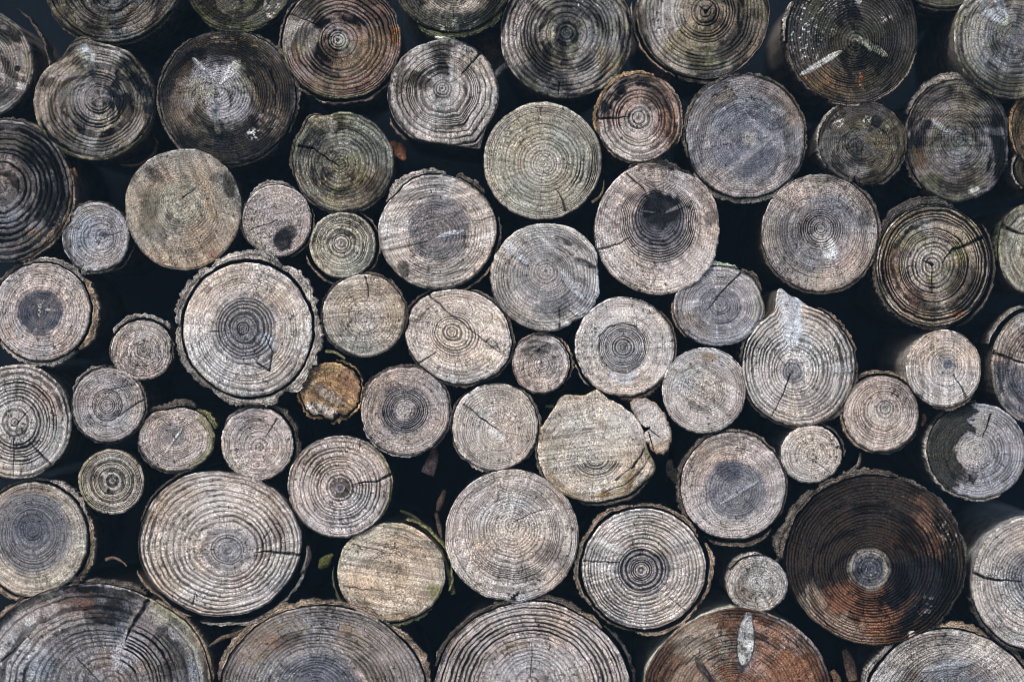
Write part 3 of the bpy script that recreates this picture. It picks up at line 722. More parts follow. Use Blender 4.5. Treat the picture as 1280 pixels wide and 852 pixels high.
L(1180, 460, 47, 48, 'small pale log with wide rings and a crack to its lower right rim', pith=(1185, 455), per=4.6, g=.7, base='c', lum=.95, d=24, mott=.06,
  st=[('blob', 1185, 455, 6, 6, 0, 'B', .9), ('blob', 1185, 455, 14, 14, 0, 'b', .4, .5), ('crk', [(1209, 498), (1202, 484), (1192, 468)], 1.7), ('rim', 90, 200, 3, 'm', .4)],
  bk=[(255, 320, .5, 3.5, 5, 'n')], body='e')
L(1291, 460, 51, 69, 'log at the right edge split by a thick black crack, dark grey below it', pith=(1300, 455), per=4.2, g=.7, base='p', lum=.8, d=6, mott=.3,
  st=[('sec', 185, 280, .2, 1, 'B', .65), ('crk', [(1239, 440), (1256, 446), (1284, 454)], 3), ('rim', 100, 230, 5, 'o', .5), ('sec', 100, 160, .75, 1, 'o', .3)], bk=[(90, 150, 5, 4, 14, 'e')], body='D')
# --- fourth row
L(22, 526, 66, 71, 'cream log at the left edge with strong rings and a diagonal crack', pith=(18, 528), per=5.0, g=.9, base='c', lum=.92, d=8, mott=.08,
  st=[('crk', [(63, 581), (50, 566), (36, 551)], 2.0), ('crk', [(18, 548), (17, 596)], 1.2), ('crk', [(22, 530), (52, 492)], .9), ('sec', 5, 60, .65, .95, 'r', .35), ('spk', 70, 530, 14, 40, 'd', .35, 2.6), ('blob', 18, 528, 22, 24, 0, 'g', .5, .5), ('grv', -180, 180, 0, .3, .7), ('rim', -60, 20, 3, 'm', .4)])
L(135, 506, 44.5, 46, 'small pinkish grey log with a crack to the right and a bark flap on top', pith=(133, 506), per=3.0, g=.5, base='p', lum=.85, d=6, mott=.12, saw=(8, .2, 3),
  st=[('crk', [(179, 500), (160, 512), (148, 521)], 1.1), ('seg', 140, 518, 165, 508, 3, 4, 'b', .6), ('crk', [(140, 486), (170, 480)], 1), ('grv', -180, 180, .1, .5, .75)],
  bk=[(95, 160, 1.5, 4, 4, 'e'), (-60, 90, .5, 2.2, 4, 'D'), (165, 300, .4, 2, 3, 'd')])
L(220, 549, 47.5, 40, 'small tan log with pale ray lines and moss on its right rim', pith=(217, 544), per=2.9, g=.6, base='p', lum=.98, d=3, mott=.12, cuts=[(97, 38)],
  st=[('blob', 217, 543, 17, 15, 0, 'b', .55, .5), ('seg', 205, 568, 228, 535, 1.5, 1.5, 'w', .7), ('seg', 216, 552, 226, 540, 1.2, 1.2, 'w', .6), ('rim', -60, 45, 8, 'm', .75), ('sec', 120, 180, .7, 1, 'e', .4)],
  bk=[(60, 135, 2, 8, 10, 'D'), (15, 55, 1, 7, 7, 'm'), (180, 300, .4, 2, 3, 'd')], body='M')
L(321, 555, 45, 45, 'small light log with a crack upper right and a bark shell round its right', pith=(325, 558), per=3.4, g=.75, base='p', lum=1.02, d=3, mott=.12,
  st=[('crk', [(347, 524), (340, 533), (332, 546)], 1.3), ('sec', 190, 240, .6, 1, 'o', .5), ('seg', 300, 580, 318, 565, 6, 4, 'c', .5), ('spk', 292, 556, 10, 12, 'd', .5, 2.6), ('sec', 5, 50, .25, .8, 'c', .5)],
  bk=[(-40, 75, 3, 6, 9, 'D'), (75, 150, 1, 3, 6, 'e')], body='D')
L(139, 602, 41, 40, 'small olive tan log with bold rings and a mossy left rim', pith=(141, 600), per=4.2, g=.9, base='t', lum=1.1, d=8, mott=.1,
  st=[('rim', 120, 230, 6, 'm', .7), ('rim', 30, 120, 4, 'y', .5), ('sec', 150, 185, .3, .9, 'd', .5), ('blob', 141, 600, 12, 12, 0, 'g', .5, .5)], body='M')
L(413, 489, 36, 36, 'golden brown splintered log, the smallest one in the row with frayed bark', pith=(412, 488), per=8, g=.1, base='y', lum=1.35, d=2, mott=.5, mottc='r', saw=(-32, .45, 3), rough=2.2, bumps=[(250, -6, 12), (290, -5, 10)],
  st=[('seg', 390, 478, 430, 505, 5, 8, 'p', .6), ('sec', -30, 60, .55, 1, 'r', .7), ('sec', 60, 120, .6, 1, 'y', .6), ('blob', 400, 512, 22, 8, -15, 'c', .8, .5), ('sec', 235, 310, .75, 1, 'd', .7), ('spk', 415, 515, 30, 12, 'd', .5, 3), ('sec', 150, 200, .7, 1, 'n', .5)],
  bk=[(-65, 25, 2, 3, 3, 'y'), (25, 80, 3, 2.5, 5, 'y'), (205, 255, 3, 4, 2, 'y'), (270, 300, 4, 6, 4, 'y'), (175, 205, 2, 4, 5, 'y')])
L(507, 514, 55, 54, 'pinkish brown log with a bluish ring zone and a thin black bark line', pith=(506, 512), per=3.0, g=.5, base='p', lum=.82, d=9, mott=.1,
  st=[('sec', -180, 180, .28, .62, 'b', .45), ('sec', -180, 180, 0, .25, 'g', .6), ('blob', 484, 484, 8, 8, 0, 'd', .4), ('sec', 190, 290, .3, .6, 'B', .35), ('grv', -180, 180, .2, .55, .85)],
  bk=[(60, 170, .6, 3, 4, 'D'), (-65, 60, .6, 2.5, 4, 'd'), (200, 290, .4, 2, 2, 'G')])
L(619, 533, 53, 54, 'light tan log with pale rays and a crack reaching in from upper left', pith=(626, 540), per=3.0, g=.55, base='c', lum=.95, d=8, mott=.06,
  st=[('crk', [(580, 506), (600, 521), (624, 538)], 1.4), ('seg', 610, 538, 632, 548, 5, 6, 'w', .6), ('sec', 40, 130, .5, 1, 't', .5), ('sec', 60, 110, .6, 1, 'n', .25), ('sec', 195, 260, .85, 1, 'd', .4)],
  bk=[(195, 232, .4, 3, 2, 'D'), (232, 262, .4, 4, 1, 'e'), (130, 190, .8, 3, 5, 'D'), (-50, 60, 1, 3, 5, 'D')])
L(740, 561, 67, 65, 'pale freshly sawn log with level saw marks and a slab split off its right side', pith=(745, 572), per=4.5, g=.35, base=(.50,.445,.385), lum=1.0, d=11, mott=.06, saw=(8, .26, 2.4), bumps=[(118, 8, 12), (85, 9, 8), (48, -1, 16), (-18, 14, 12), (-42, 8, 20)],
  st=[('sec', -80, -8, .74, 1, 'y', .8), ('crk', [(812, 572), (800, 590), (780, 606), (752, 617)], 1.1), ('rim', -60, 10, 9, 'n', .7), ('rim', -50, -5, 5, 'm', .6), ('rim', 100, 170, 5, 'y', .5), ('sec', -60, -25, .62, .8, 'm', .45), ('sec', 200, 260, .82, 1, 'y', .5), ('sec', 90, 150, .75, 1, 't', .5), ('blob', 752, 530, 14, 6, -30, 'n', .5, .7), ('grv', 200, 350, .15, .45, .75), ('crk', [(790, 585), (803, 568), (806, 560)], 1.6), ('crk', [(770, 600), (795, 580)], 1.2), ('sec', 15, 60, .75, 1, 'p', .4)],
  bk=[(255, 330, 2, 3, 5, 'D'), (165, 240, 1, 3, 6, 'D')], slab=True)
L(425, 608, 65, 64, 'tan grey log with deep rings and a crack running to its right rim', pith=(425, 609), per=4.7, g=.92, base='p', lum=1.0, d=11, mott=.08,
  st=[('crk', [(489, 592), (470, 602), (455, 602), (440, 606)], 2.0), ('rim', -30, 50, 6, 'm', .7), ('blob', 425, 609, 6, 6, 0, 'b', .7), ('grv', 20, 80, .4, 1, .45), ('sec', -180, 180, .85, 1, 'n', .25), ('spk', 445, 556, 10, 6, 'd', .6, 3), ('blob', 405, 585, 10, 8, 0, 't', .5)], body='M')
L(917, 607, 65, 66, 'pinkish grey log with a blue heart circle and a dark smudge above it', pith=(921, 615), per=3.2, g=.5, base='p', lum=.95, d=8, mott=.1, saw=(30, .2, 4),
  st=[('blob', 920, 612, 39, 36, 0, 'b', .75, .25), ('blob', 913, 588, 17, 15, -20, 'B', .8, .6), ('crk', [(882, 608), (884, 630), (897, 648)], 1), ('sec', 100, 170, .65, 1, 'n', .4), ('seg', 900, 630, 950, 600, 2, 2, 'W', .4), ('sec', 230, 320, .65, 1, 'c', .3)],
  bk=[(30, 110, 1.2, 3, 4, 'D'), (110, 215, 1, 4, 4, 'D'), (245, 312, 5, 5, 8, 'n'), (-45, 30, .4, 2.5, 3, 'd')])
L(1014, 567, 37.5, 36, 'very small pale log with a pale wedge crack at lower right', pith=(1017, 568), per=3.2, g=.55, base='c', lum=.95, d=7, mott=.08,
  st=[('seg', 1022, 578, 1034, 594, 2, 4, 'w', .8), ('crk', [(1020, 577), (1038, 592)], 1.2), ('spk', 1044, 560, 12, 18, 'd', .6, 2.6), ('spk', 988, 560, 10, 18, 'y', .3, 2.6)],
  bk=[(-5, 75, 3, 3, 6, 'D'), (75, 120, 1, 2, 5, 'e')], body='G')
L(1102, 517, 47, 47, 'pale pinkish log with crisp rings between two of the smallest pale logs on the right', pith=(1107, 509), per=3.8, g=.8, base='p', lum=1.05, d=7, mott=.12, bumps=[(0, -1, 20)],
  st=[('blob', 1107, 509, 8, 7, 0, 'b', .7), ('sec', -180, 180, .08, .4, 'c', .5), ('sec', -20, 20, .6, 1, 'd', .3), ('sec', 170, 200, .7, 1, 'n', .4), ('rim', 0, 360, 3, 'n', .5)],
  bk=[(35, 130, 3, 4, 7, 'n'), (130, 260, .5, 2.5, 3, 'n'), (255, 345, .5, 2.5, 4, 'd')])
L(1222, 564, 61.5, 59, 'log black on its left half and silver grey on its right half', pith=(1219, 562), per=3.9, g=.7, base='s', lum=1.0, d=8, mott=.12,
  st=[('sec', 92, 240, .34, 1.1, 'k', 1.2), ('sec', 98, 236, .38, 1.1, (.03, .031, .03), 1.1), ('sec', 105, 232, .42, 1.1, (.05, .05, .042), .5), ('sec', 245, 275, .34, .7, 'k', .8), ('spk', 1180, 565, 22, 30, 'M', .4, 3), ('seg', 1232, 512, 1222, 545, 8, 6, 'e', .9), ('blob', 1214, 562, 19, 18, 0, 'g', .7, .4), ('sec', 40, 85, .3, 1, 'G', .4), ('crk', [(1238, 518), (1229, 546)], 1.4)],
  bk=[(150, 300, .4, 3, 2, 'e'), (90, 150, 1, 2.5, 4, 'D')])
# --- fifth row
L(42, 674, 66, 71, 'log at the left edge with a broad slate heart and rusty bark on its right', pith=(40, 658), per=4.0, g=.85, base='t', lum=.98, d=9, mott=.08, fade=.35,
  st=[('blob', 40, 664, 49, 52, 0, 'b', .78, .3), ('blob', 40, 658, 22, 22, 0, 'B', .6, .5), ('seg', 68, 704, 85, 710, 4, 8, 't', .6), ('sec', 60, 120, .8, 1, 'n', .5)],
  bk=[(-60, 25, 3, 6, 6, (.21, .165, .12)), (25, 75, 2, 6, 8, 'e'), (225, 300, 3, 6, 6, 'n'), (75, 130, 2, 3, 8, 'D')])
L(275, 679, 101, 90, 'large cream log with bold outer rings and a level crack at its right', pith=(287, 688), per=6.2, g=.9, base='c', lum=1.0, d=12, mott=.05, gam=1.15,
  st=[('crk', [(376, 693), (352, 691), (335, 689), (318, 690)], 2.2), ('blob', 287, 688, 12, 14, 0, 'B', .85, .6), ('blob', 288, 690, 4, 4, 0, 'w', .8), ('blob', 286, 685, 36, 32, 0, 's', .6, .5), ('sec', 120, 165, .6, 1, 'y', .4), ('sec', 20, 60, .75, 1, 'r', .3), ('sec', 100, 200, .42, .75, 'c', .5), ('grv', -180, 180, 0, .42, .55), ('grv', 110, 190, .4, .75, .4), ('crk', [(218, 655), (216, 690)], .9), ('sec', 30, 100, .8, 1, 'n', .3), ('crk', [(240, 756), (244, 740)], 1.3), ('crk', [(330, 672), (340, 660)], 1.1)],
  bk=[(198, 248, 6, 3, 8, 'n'), (255, 340, 10, 4, 10, 'e'), (340, 358, 5, 3, 6, 'e'), (112, 165, 3, 2.5, 9, 'D')])
L(489, 715, 67, 61, 'tan log without rings but with level saw streaks, ringed by mossy bark', pith=(485, 712), per=4, g=.34, base=(.47,.40,.325), lum=.97, d=6, mott=.15, saw=(-9, .34, 3), mottc='n', cuts=[(115, 62)],
  st=[('sec', -180, 180, .8, 1, 'o', .35), ('blob', 545, 740, 10, 11, 30, 'm', .8, .6), ('rim', 60, 180, 5, 'm', .4), ('blob', 488, 708, 30, 12, -10, 'n', .35, .7), ('seg', 458, 712, 464, 695, 2, 2, 'd', .6), ('sec', 235, 310, .84, 1, 'y', .5), ('crk', [(430, 732), (455, 737), (480, 738)], 1), ('crk', [(440, 680), (480, 690)], 1)],
  bk=[(10, 75, 5, 3, 3, 'm'), (-18, 8, 7, 4, 3, 'm'), (175, 245, 4, 3, 4, 'M'), (248, 318, 2, 4, 3, 'M')])
L(640, 669, 83, 82, 'large light grey log with many fine even rings near the middle of the bottom', pith=(640, 654), per=3.7, g=.82, base='c', lum=.98, d=12, mott=.06, bumps=[(275, 4, 10), (262, -3, 8)],
  st=[('blob', 684, 692, 16, 12, 40, 'd', .55, .9), ('blob', 705, 705, 10, 14, 0, 'd', .5, .9), ('blob', 668, 722, 16, 10, 30, 'D', .55, .9), ('blob', 690, 655, 18, 8, 60, 'D', .35, .9), ('sec', 120, 190, .5, 1, 'p', .5), ('sec', 20, 60, .5, 1, 'n', .3), ('sec', 0, 30, .4, 1, 'c', .5), ('grv', 0, 40, .4, 1, .4), ('spk', 645, 745, 14, 8, 'k', .8, 3.5), ('crk', [(645, 650), (668, 640), (690, 636)], .8), ('sec', -20, 0, .3, .7, 'c', .6)], body='D')
L(805, 710, 76, 74, 'bright log with bold rings inside a loose brown bark ring', pith=(801, 712), per=4.4, g=.9, base='c', lum=1.0, d=9, mott=.05,
  st=[('sec', -180, 180, .06, .42, 'b', .55), ('blob', 801, 712, 4, 4, 0, 'B', .9), ('blob', 801, 712, 1.6, 1.6, 0, 'w', .9), ('crk', [(730, 701), (750, 702), (775, 704)], 1.2), ('crk', [(858, 764), (843, 752), (828, 738)], 1.2), ('seg', 745, 676, 785, 692, 4, 4, 'w', .6), ('seg', 755, 716, 776, 720, 2, 2, 'w', .6), ('seg', 766, 650, 790, 668, 3, 3, 'w', .4), ('sec', 60, 100, .5, 1, 'o', .3), ('sec', 195, 250, .45, .8, 'G', .35), ('grv', -180, 180, .08, .42, .9)],
  bk=[(30, 100, 2, 4, 4, 'n'), (100, 215, 4, 5, 4, 'n'), (215, 262, 3, 3, 7, 'D'), (262, 330, 5, 4, 5, 'n'), (-32, 22, 6, 5, 6, 'n')])
L(947, 730, 37, 35, 'very small grey log with bark pale on its upper left beside the big black one', pith=(946, 728), per=2.8, g=.5, base='g', lum=.95, d=24, mott=.12,
  st=[('blob', 930, 738, 16, 14, 30, 'n', .5, .6), ('blob', 930, 737, 3.5, 4, 0, 'd', .6), ('blob', 948, 727, 16, 12, 0, 'w', .3, .6), ('rim', 180, 300, 4, 't', .5)], bk=[(80, 150, 1.5, 3, 9, 'e')], body='c')
L(1095, 702, 108, 104, 'biggest log, dark brown to black, with a pale ringed heart', pith=(1086, 711), per=4.0, g=.95, base=(.16, .115, .09), lum=.2, d=10, mott=.6, mottc='k',
  st=[('sec', 208, 325, .25, 1, 'R', .55), ('sec', 195, 262, .72, 1, 't', .35), ('sec', 300, 380, .15, .95, 'k', .75), ('sec', 60, 190, .2, 1, (.03, .023, .02), .6), ('spk', 1175, 670, 25, 30, 't', .4, 3), ('spk', 1155, 755, 15, 14, 'G', .5, 3.5), ('sec', 20, 50, .62, .85, 'r', .5), ('blob', 1086, 711, 26, 26, 0, 'e', .9, .25), ('blob', 1086, 711, 20, 20, 0, 'B', .85, .3), ('spk', 1086, 711, 16, 16, 'g', .3, 3), ('grv', -180, 180, 0, .24, .5), ('rim', 220, 330, 3, 'y', .3), ('crk', [(995, 722), (1013, 710)], .8, .0)],
  bk=[(75, 130, 2, 8, 6, 'D'), (130, 178, 3, 12, 8, 'D'), (20, 75, .5, 4, 4, 'D'), (-60, 20, .3, 4, 3, 'D')])
L(1292, 727, 76, 82, 'silvery log at the right edge with a level crack and softly lit left rim', pith=(1292, 722), per=3.8, g=.75, base='g', lum=1.0, d=24, mott=.1,
  st=[('crk', [(1216, 715), (1230, 722), (1250, 725), (1276, 726)], 2.2), ('blob', 1288, 715, 26, 26, 0, 'b', .6, .5), ('rim', 100, 230, 6, 'o', .45), ('sec', 100, 150, .7, 1, 'd', .25), ('sec', 110, 240, .6, 1, 'c', .3), ('grv', 120, 200, .5, 1, .35)],
  bk=[(195, 265, 1.5, 4, 5, 'd')], body='G')
# --- bottom row, standing on the ground
L(110, 858, 152, 127, 'huge grey log in the bottom left corner with a cracked wedge shaped knot', pith=(142, 852), per=9.0, g=.9, base='s', lum=0.6, d=14, mott=.18, mottc='d', bumps=[(150, -6, 14), (28, 6, 12)],
  st=[('sec', 84, 118, .55, 1, 'k', .75), ('sec', 66, 84, .6, 1, 'k', .6), ('blob', 184, 782, 24, 44, -22, (.19, .165, .165), .96, .4), ('blob', 160, 815, 18, 26, -30, 's', .9, .6), ('seg', 214, 772, 186, 806, 5, 4, 'k', .7), ('crk', [(185, 751), (172, 772), (162, 788), (157, 800)], 3.2),
      ('sec', -5, 40, .62, .82, 'd', .7), ('rim', 0, 50, 22, 'o', .75), ('rim', -5, 22, 10, 'x', .25), ('rim', 30, 55, 7, 'm', .7), ('sec', 120, 170, .55, 1, 'p', .4), ('sec', 150, 185, .5, .9, 'W', .25), ('sec', 100, 128, .7, .95, 'r', .3), ('crk', [(96, 822), (125, 852)], 1.2), ('grv', 20, 70, .2, .7, 1.1), ('crk', [(0, 828), (18, 812), (40, 790)], 1.2)],
  bk=[(95, 130, 3, 8, 8, 'D'), (58, 92, 1, 5, 6, 'D'), (2, 52, .5, 3, 2, (.21, .165, .12)), (130, 152, 1, 6, 10, 'n')])
L(404, 869, 126, 112, 'large brown log at the bottom in ragged bark with a blue grey heart', pith=(393, 858), per=4.6, g=.85, base='p', lum=0.64, d=12, mott=.2, mottc='n',
  st=[('blob', 398, 860, 52, 44, 0, 'b', .85, .35), ('sec', 110, 165, .6, 1, 'n', .6), ('spk', 345, 805, 30, 14, 'R', .4, 3.5), ('spk', 365, 785, 26, 12, 'm', .6, 4), ('blob', 360, 800, 20, 10, 15, 'd', .5, .7), ('blob', 434, 788, 9, 8, 0, 'y', .7), ('blob', 436, 793, 5, 4, 0, 'k', .9), ('sec', 80, 120, .7, 1, 'd', .3), ('sec', 20, 70, .5, 1, 'n', .3), ('spk', 350, 845, 30, 20, 'c', .4, 3)],
  bk=[(88, 130, 1.5, 8, 3, (.21, .165, .12)), (130, 172, 1.5, 7, 4, 'n'), (45, 88, 1.5, 7, 4, 'n'), (5, 45, 2, 9, 3, 'n')])
L(664, 865, 119, 112, 'large pinkish grey log at the bottom, coarse rings, dark bark on its shoulders', pith=(665, 850), per=5.6, g=.75, base='p', lum=.95, d=14, mott=.12,
  st=[('sec', -180, 180, .1, .5, 's', .35), ('seg', 590, 830, 622, 812, 5, 5, 'n', .5), ('sec', 100, 135, .45, .6, 'y', .4), ('spk', 715, 775, 26, 10, 'y', .4, 3), ('grv', -180, 180, .55, 1, .9), ('crk', [(664, 845), (665, 800)], .9)],
  bk=[(95, 165, 2.5, 5, 5, 'D'), (58, 95, 2, 9, 6, 'D'), (5, 42, 6, 3.5, 9, 'd'), (42, 60, 1.5, 5, 5, (.21, .165, .12))])
L(921, 872, 116, 110, 'rust brown log at the bottom with a white resin filled knot', pith=(915, 868), per=4.4, g=.8, base='r', lum=.8, d=26, mott=.4, mottc='k', saw=(58, .3, 5),
  st=[('seg', 932, 775, 931, 840, 11, 15, 'b', .8), ('sec', 100, 160, .55, 1, 'n', .5), ('sec', 20, 75, .4, .95, 'R', .4), ('sec', 95, 150, .2, .9, 't', .4), ('sec', 60, 66, .3, 1, 'p', .4), ('sec', 40, 46, .3, 1, 'p', .4), ('seg', 869, 820, 892, 856, 4, 7, 'k', .95), ('blob', 932, 801, 12, 31, -4, 'd', .95, .2), ('blob', 932, 801, 10, 29, -4, 'w', .95, .15), ('spk', 928, 802, 7, 22, 'n', .55, 4), ('seg', 935, 765, 936, 776, 5, 4, 'W', .7), ('rim', 20, 70, 6, 'p', .5), ('rim', 100, 170, 3, 'n', .5), ('sec', 70, 85, .2, .95, 'd', .5)],
  body=(.55,.56,.47))
L(1187, 885, 105, 96, 'grey log at the bottom right with a bluish heart and torn bark on top', pith=(1190, 862), per=4.3, g=.75, base='g', lum=.9, d=12, mott=.18,
  st=[('blob', 1192, 858, 48, 34, 0, 'b', .75, .4), ('sec', 90, 150, .7, 1, 'e', .5), ('blob', 1140, 845, 10, 8, 0, 'n', .6), ('blob', 1225, 840, 14, 8, -20, 'n', .4), ('spk', 1150, 850, 6, 6, 'k', .8, 3), ('seg', 1150, 838, 1215, 828, 3, 4, 'W', .3)],
  bk=[(60, 100, 1.5, 6, 3, (.21, .165, .12)), (100, 128, 2, 8, 2, 'e'), (128, 165, 3, 7, 4, 'e'), (15, 58, 3, 5, 8, 'n')])

ROOTS = []
for _i, (_a, _k) in enumerate(LOGS):
    ROOTS.append(make_log(_i, *_a, **_k))


def P(x, y, depth=0.0):
    """a point of the pile: x, y in millimetres as for the logs, depth in metres behind the front plane"""
    f = (D + depth) / D
    return Vector(((x - 640) / 1000 * f, depth, ZC - (y - 426) / 1000 * f))


# ---- the slab split off the sawn log: a part of that log
_slab_root = next(r for r, (a, k) in zip(ROOTS, LOGS) if k.get('slab'))
_pts = [(787, 503), (794, 497), (808, 498), (820, 504), (831, 516), (838, 532), (840, 548), (836, 561), (829, 568), (820, 568), (814, 563), (812, 556),
        (806, 552), (803, 545), (806, 540), (812, 538), (813, 533), (806, 534), (800, 530), (795, 521), (789, 512)]


def make_slab():
    cx, cy = 818, 532
    n = 220
    P0 = np.array([(x - cx, cy - y) for x, y in _pts], float)
    seg = np.roll(P0, -1, 0) - P0
    ll = np.hypot(seg[:, 0], seg[:, 1])
    cum = np.concatenate([[0], np.cumsum(ll)])
    t = np.arange(n) / n * cum[-1]
    k = np.clip(np.searchsorted(cum, t, 'right') - 1, 0, len(P0) - 1)
    u = (t - cum[k]) / ll[k]
    B = P0[k] + seg[k] * u[:, None]
    B += (np.stack([vn(t / 4, t * 0, 5), vn(t / 4, t * 0, 8)], -1) - 0.5) * 2.2
    nr = 40
    s = (np.arange(nr) + 1.0) / nr
    X = (s[:, None] * B[None, :, 0]).ravel()
    Y = (s[:, None] * B[None, :, 1]).ravel()
    S = np.repeat(s, n)
    X, Y, S = np.append(X, 0), np.append(Y, 0), np.append(S, 0)
    a = R_(28)
    fib = fbm((X * math.cos(a) + Y * math.sin(a)) / 30, (-X * math.sin(a) + Y * math.cos(a)) / 3, 4, 4)
    n2 = fbm((X + 60) / 14, (Y - 20) / 14, 9, 3)
    tint = rgb('c')[None] * (0.75 + 0.7 * (fib - 0.3))[:, None]
    low = sstep(-8, -30, Y + 10 * (n2 - 0.5)) * 0.6
    tint = tint * (1 - low[:, None]) + np.array((.36, .25, .15)) * low[:, None]
    dk = sstep(0.58, 0.75, n2) * 0.6
    tint = tint * (1 - dk[:, None]) + rgb('n') * dk[:, None]
    crack = np.zeros(len(X))
    for (x0, y0, x1, y1, w) in [(811, 540, 817, 562, .7), (812, 537, 824, 546, .6)]:
        ax, ay, bx, by = x0 - cx, cy - y0, x1 - cx, cy - y1
        dx, dy = bx - ax, by - ay
        tc = np.clip(((X - ax) * dx + (Y - ay) * dy) / (dx * dx + dy * dy), 0, 1)
        dd = np.hypot(X - ax - tc * dx, Y - ay - tc * dy) + 1.2 * (n2 - 0.5)
        crack = np.maximum(crack, sstep(w * 1.4, w * 0.4, dd))
    h = 1.2 * fib + 3.0 * (n2 - 0.5) - 2.5 * np.clip((S - 0.9) / 0.1, 0, 1) ** 2 - 3 * crack
    f = (D - 0.009) / D
    off = P(cx, cy) * 1.0
    rl = _slab_root.location
    ox, oz = (cx - 640) / 1000 * f - rl.x, ZC - (cy - 426) / 1000 * f - rl.z
    oy = -0.009 - rl.y
    co = np.stack([ox + X * f / 1000, oy - h / 1000, oz + Y * f / 1000], -1)
    ctr = nr * n
    j = np.arange(n)
    front_q = grid_quads(nr, n, True)
    tris = np.stack([np.full(n, ctr), j, (j + 1) % n], -1)
    # the sides run back into the pile
    rows = [co, ]
    base = len(co)
    last = (nr - 1) * n
    deps = [0.006, 0.02, 0.05, 0.12, 0.3]
    q = [front_q]
    prev = last
    extra = []
    for dep in deps:
        r = np.stack([ox + B[:, 0] * 0.985 * f / 1000, np.full(n, oy + dep), oz + B[:, 1] * 0.985 * f / 1000], -1)
        extra.append(r)
        a_ = prev + j
        b_ = prev + (j + 1) % n
        c_ = base + (j + 1) % n
        d_ = base + j
        q.append(np.stack([a_, b_, c_, d_], -1))
        prev = base
        base += n
    co = np.concatenate([co] + extra)
    m = len(co) - len(X)
    full = lambda v, c: np.concatenate([v, np.full(m, c)])
    tint = np.concatenate([tint, np.repeat(rgb('n')[None] * 0.5, m, 0)])
    rimd = (1 - S) * 18
    rm = sstep(3.2, 1.0, np.concatenate([rimd, np.zeros(m)]) + np.concatenate([4 * (n2 - 0.5), np.zeros(m)])) * 0.7
    tint = tint * (1 - rm[:, None]) + np.array((.20, .13, .08)) * rm[:, None]
    o = build('split_slab', co, np.concatenate(q), MAT_END, _slab_root, True,
              {'tint': np.clip(tint, 0.005, .9), 'ring': full(X * 0.0 + 0.5, 0.5), 'groove': full(X * 0, 0), 'ray': full(fib, .5), 'crack': full(crack, 0), 'grit': full(X * 0 + 0.9, 1)}, tris)
    o['label'] = 'pale splintered slab split away from the log'


make_slab()


# ---------------------------------------------------------------- leaves, twigs and bark scraps caught in the gaps
def tag(o, label, cat, group=None, kind=None):
    o['label'] = label
    o['category'] = cat
    if group:
        o['group'] = group
    if kind:
        o['kind'] = kind
    return o


def scrap(name, pts, depth, c, label, cat, width, thick=0.0012, group=None, curl=0.0, seed=0):
    """a curved strip: pts along its spine, width profile in mm, bent about its length"""
    pts = [np.array(p, float) for p in pts]
    n = 36
    t = np.linspace(0, 1, n)
    tt = t * (len(pts) - 1)
    k = np.clip(tt.astype(int), 0, len(pts) - 2)
    PP = np.array(pts)
    p0 = PP[np.maximum(k - 1, 0)]
    p1, p2 = PP[k], PP[k + 1]
    p3 = PP[np.minimum(k + 2, len(pts) - 1)]
    u = (tt - k)[:, None]
    C = 0.5 * ((2 * p1) + (-p0 + p2) * u + (2 * p0 - 5 * p1 + 4 * p2 - p3) * u ** 2 + (-p0 + 3 * p1 - 3 * p2 + p3) * u ** 3)
    tg = np.gradient(C, axis=0)
    tg /= np.linalg.norm(tg, axis=1)[:, None]
    nm = np.stack([-tg[:, 1], tg[:, 0]], -1)
    w = np.interp(t, np.linspace(0, 1, len(width)), width) * (0.8 + 0.4 * fbm(t * 6, t * 0, seed, 2))
    m = 7
    f = (D + depth) / D
    top, bot = [], []
    for j in range(m):
        v = j / (m - 1) - 0.5
        q = C + nm * (v * w)[:, None]
        z = depth + curl / 1000 * (v * 2) ** 2 * w / max(width) + 0.004 * np.sin(t * 3 + seed) + 0.0015 * (vn(t * 9, t * 0 + j, seed) - 0.5)
        X = (q[:, 0] - 640) / 1000 * f
        Z = ZC - (q[:, 1] - 426) / 1000 * f
        top.append(np.stack([X, z, Z], -1))
        bot.append(np.stack([X, z + thick * (1 - 1.7 * abs(v)), Z], -1))
    rows = top + bot[::-1]
    co = np.concatenate(rows)
    org = co.mean(0)
    quads = grid_quads(len(rows), n, False)
    j = np.arange(n - 1)
    lastr = (len(rows) - 1) * n
    quads = np.concatenate([quads, np.stack([lastr + j, lastr + j + 1, j + 1, j], -1)])
    var = 0.7 + 0.6 * fbm(co[:, 0] * 150, co[:, 2] * 150, seed + 2, 3)
    o = build(name, co - org, quads, MAT_BARK, None, True, {'tint': rgb(c)[None] * var[:, None] * (0.42 if cat in ('bark', 'bark strip') else 0.7)})
    o.location = org
    return tag(o, label, cat, group)


GL = 'dry leaves caught between the logs'
GB = 'loose bark scraps caught between the logs'
GT = 'twigs caught between the logs'
scrap('dry_leaf', [(487, 178), (497, 186), (506, 200)], .06, (.42, .19, .11), 'orange brown dry leaf in the dark gap under the heart shaped log', 'leaf', [4, 14, 17, 3], group=GL, curl=4, seed=1)
scrap('dry_leaf', [(543, 559), (541, 574), (534, 592)], .05, (.42, .30, .29), 'pinkish folded leaf in the gap below the pinkish brown log', 'leaf', [4, 13, 15, 17], group=GL, curl=5, seed=2)
scrap('dry_leaf', [(596, 42), (612, 58), (626, 82)], .10, (.16, .105, .085), 'large brown leaf deep in the gap below the lichen rimmed top log', 'leaf', [8, 26, 28, 8], group=GL, curl=6, seed=3)
scrap('bark_scrap', [(620, 97), (626, 86), (642, 78)], .05, (.42, .43, .45), 'pale grey curl of bark at the left side of the banded grey log', 'bark', [3, 7, 8, 5], group=GB, curl=3, seed=4)
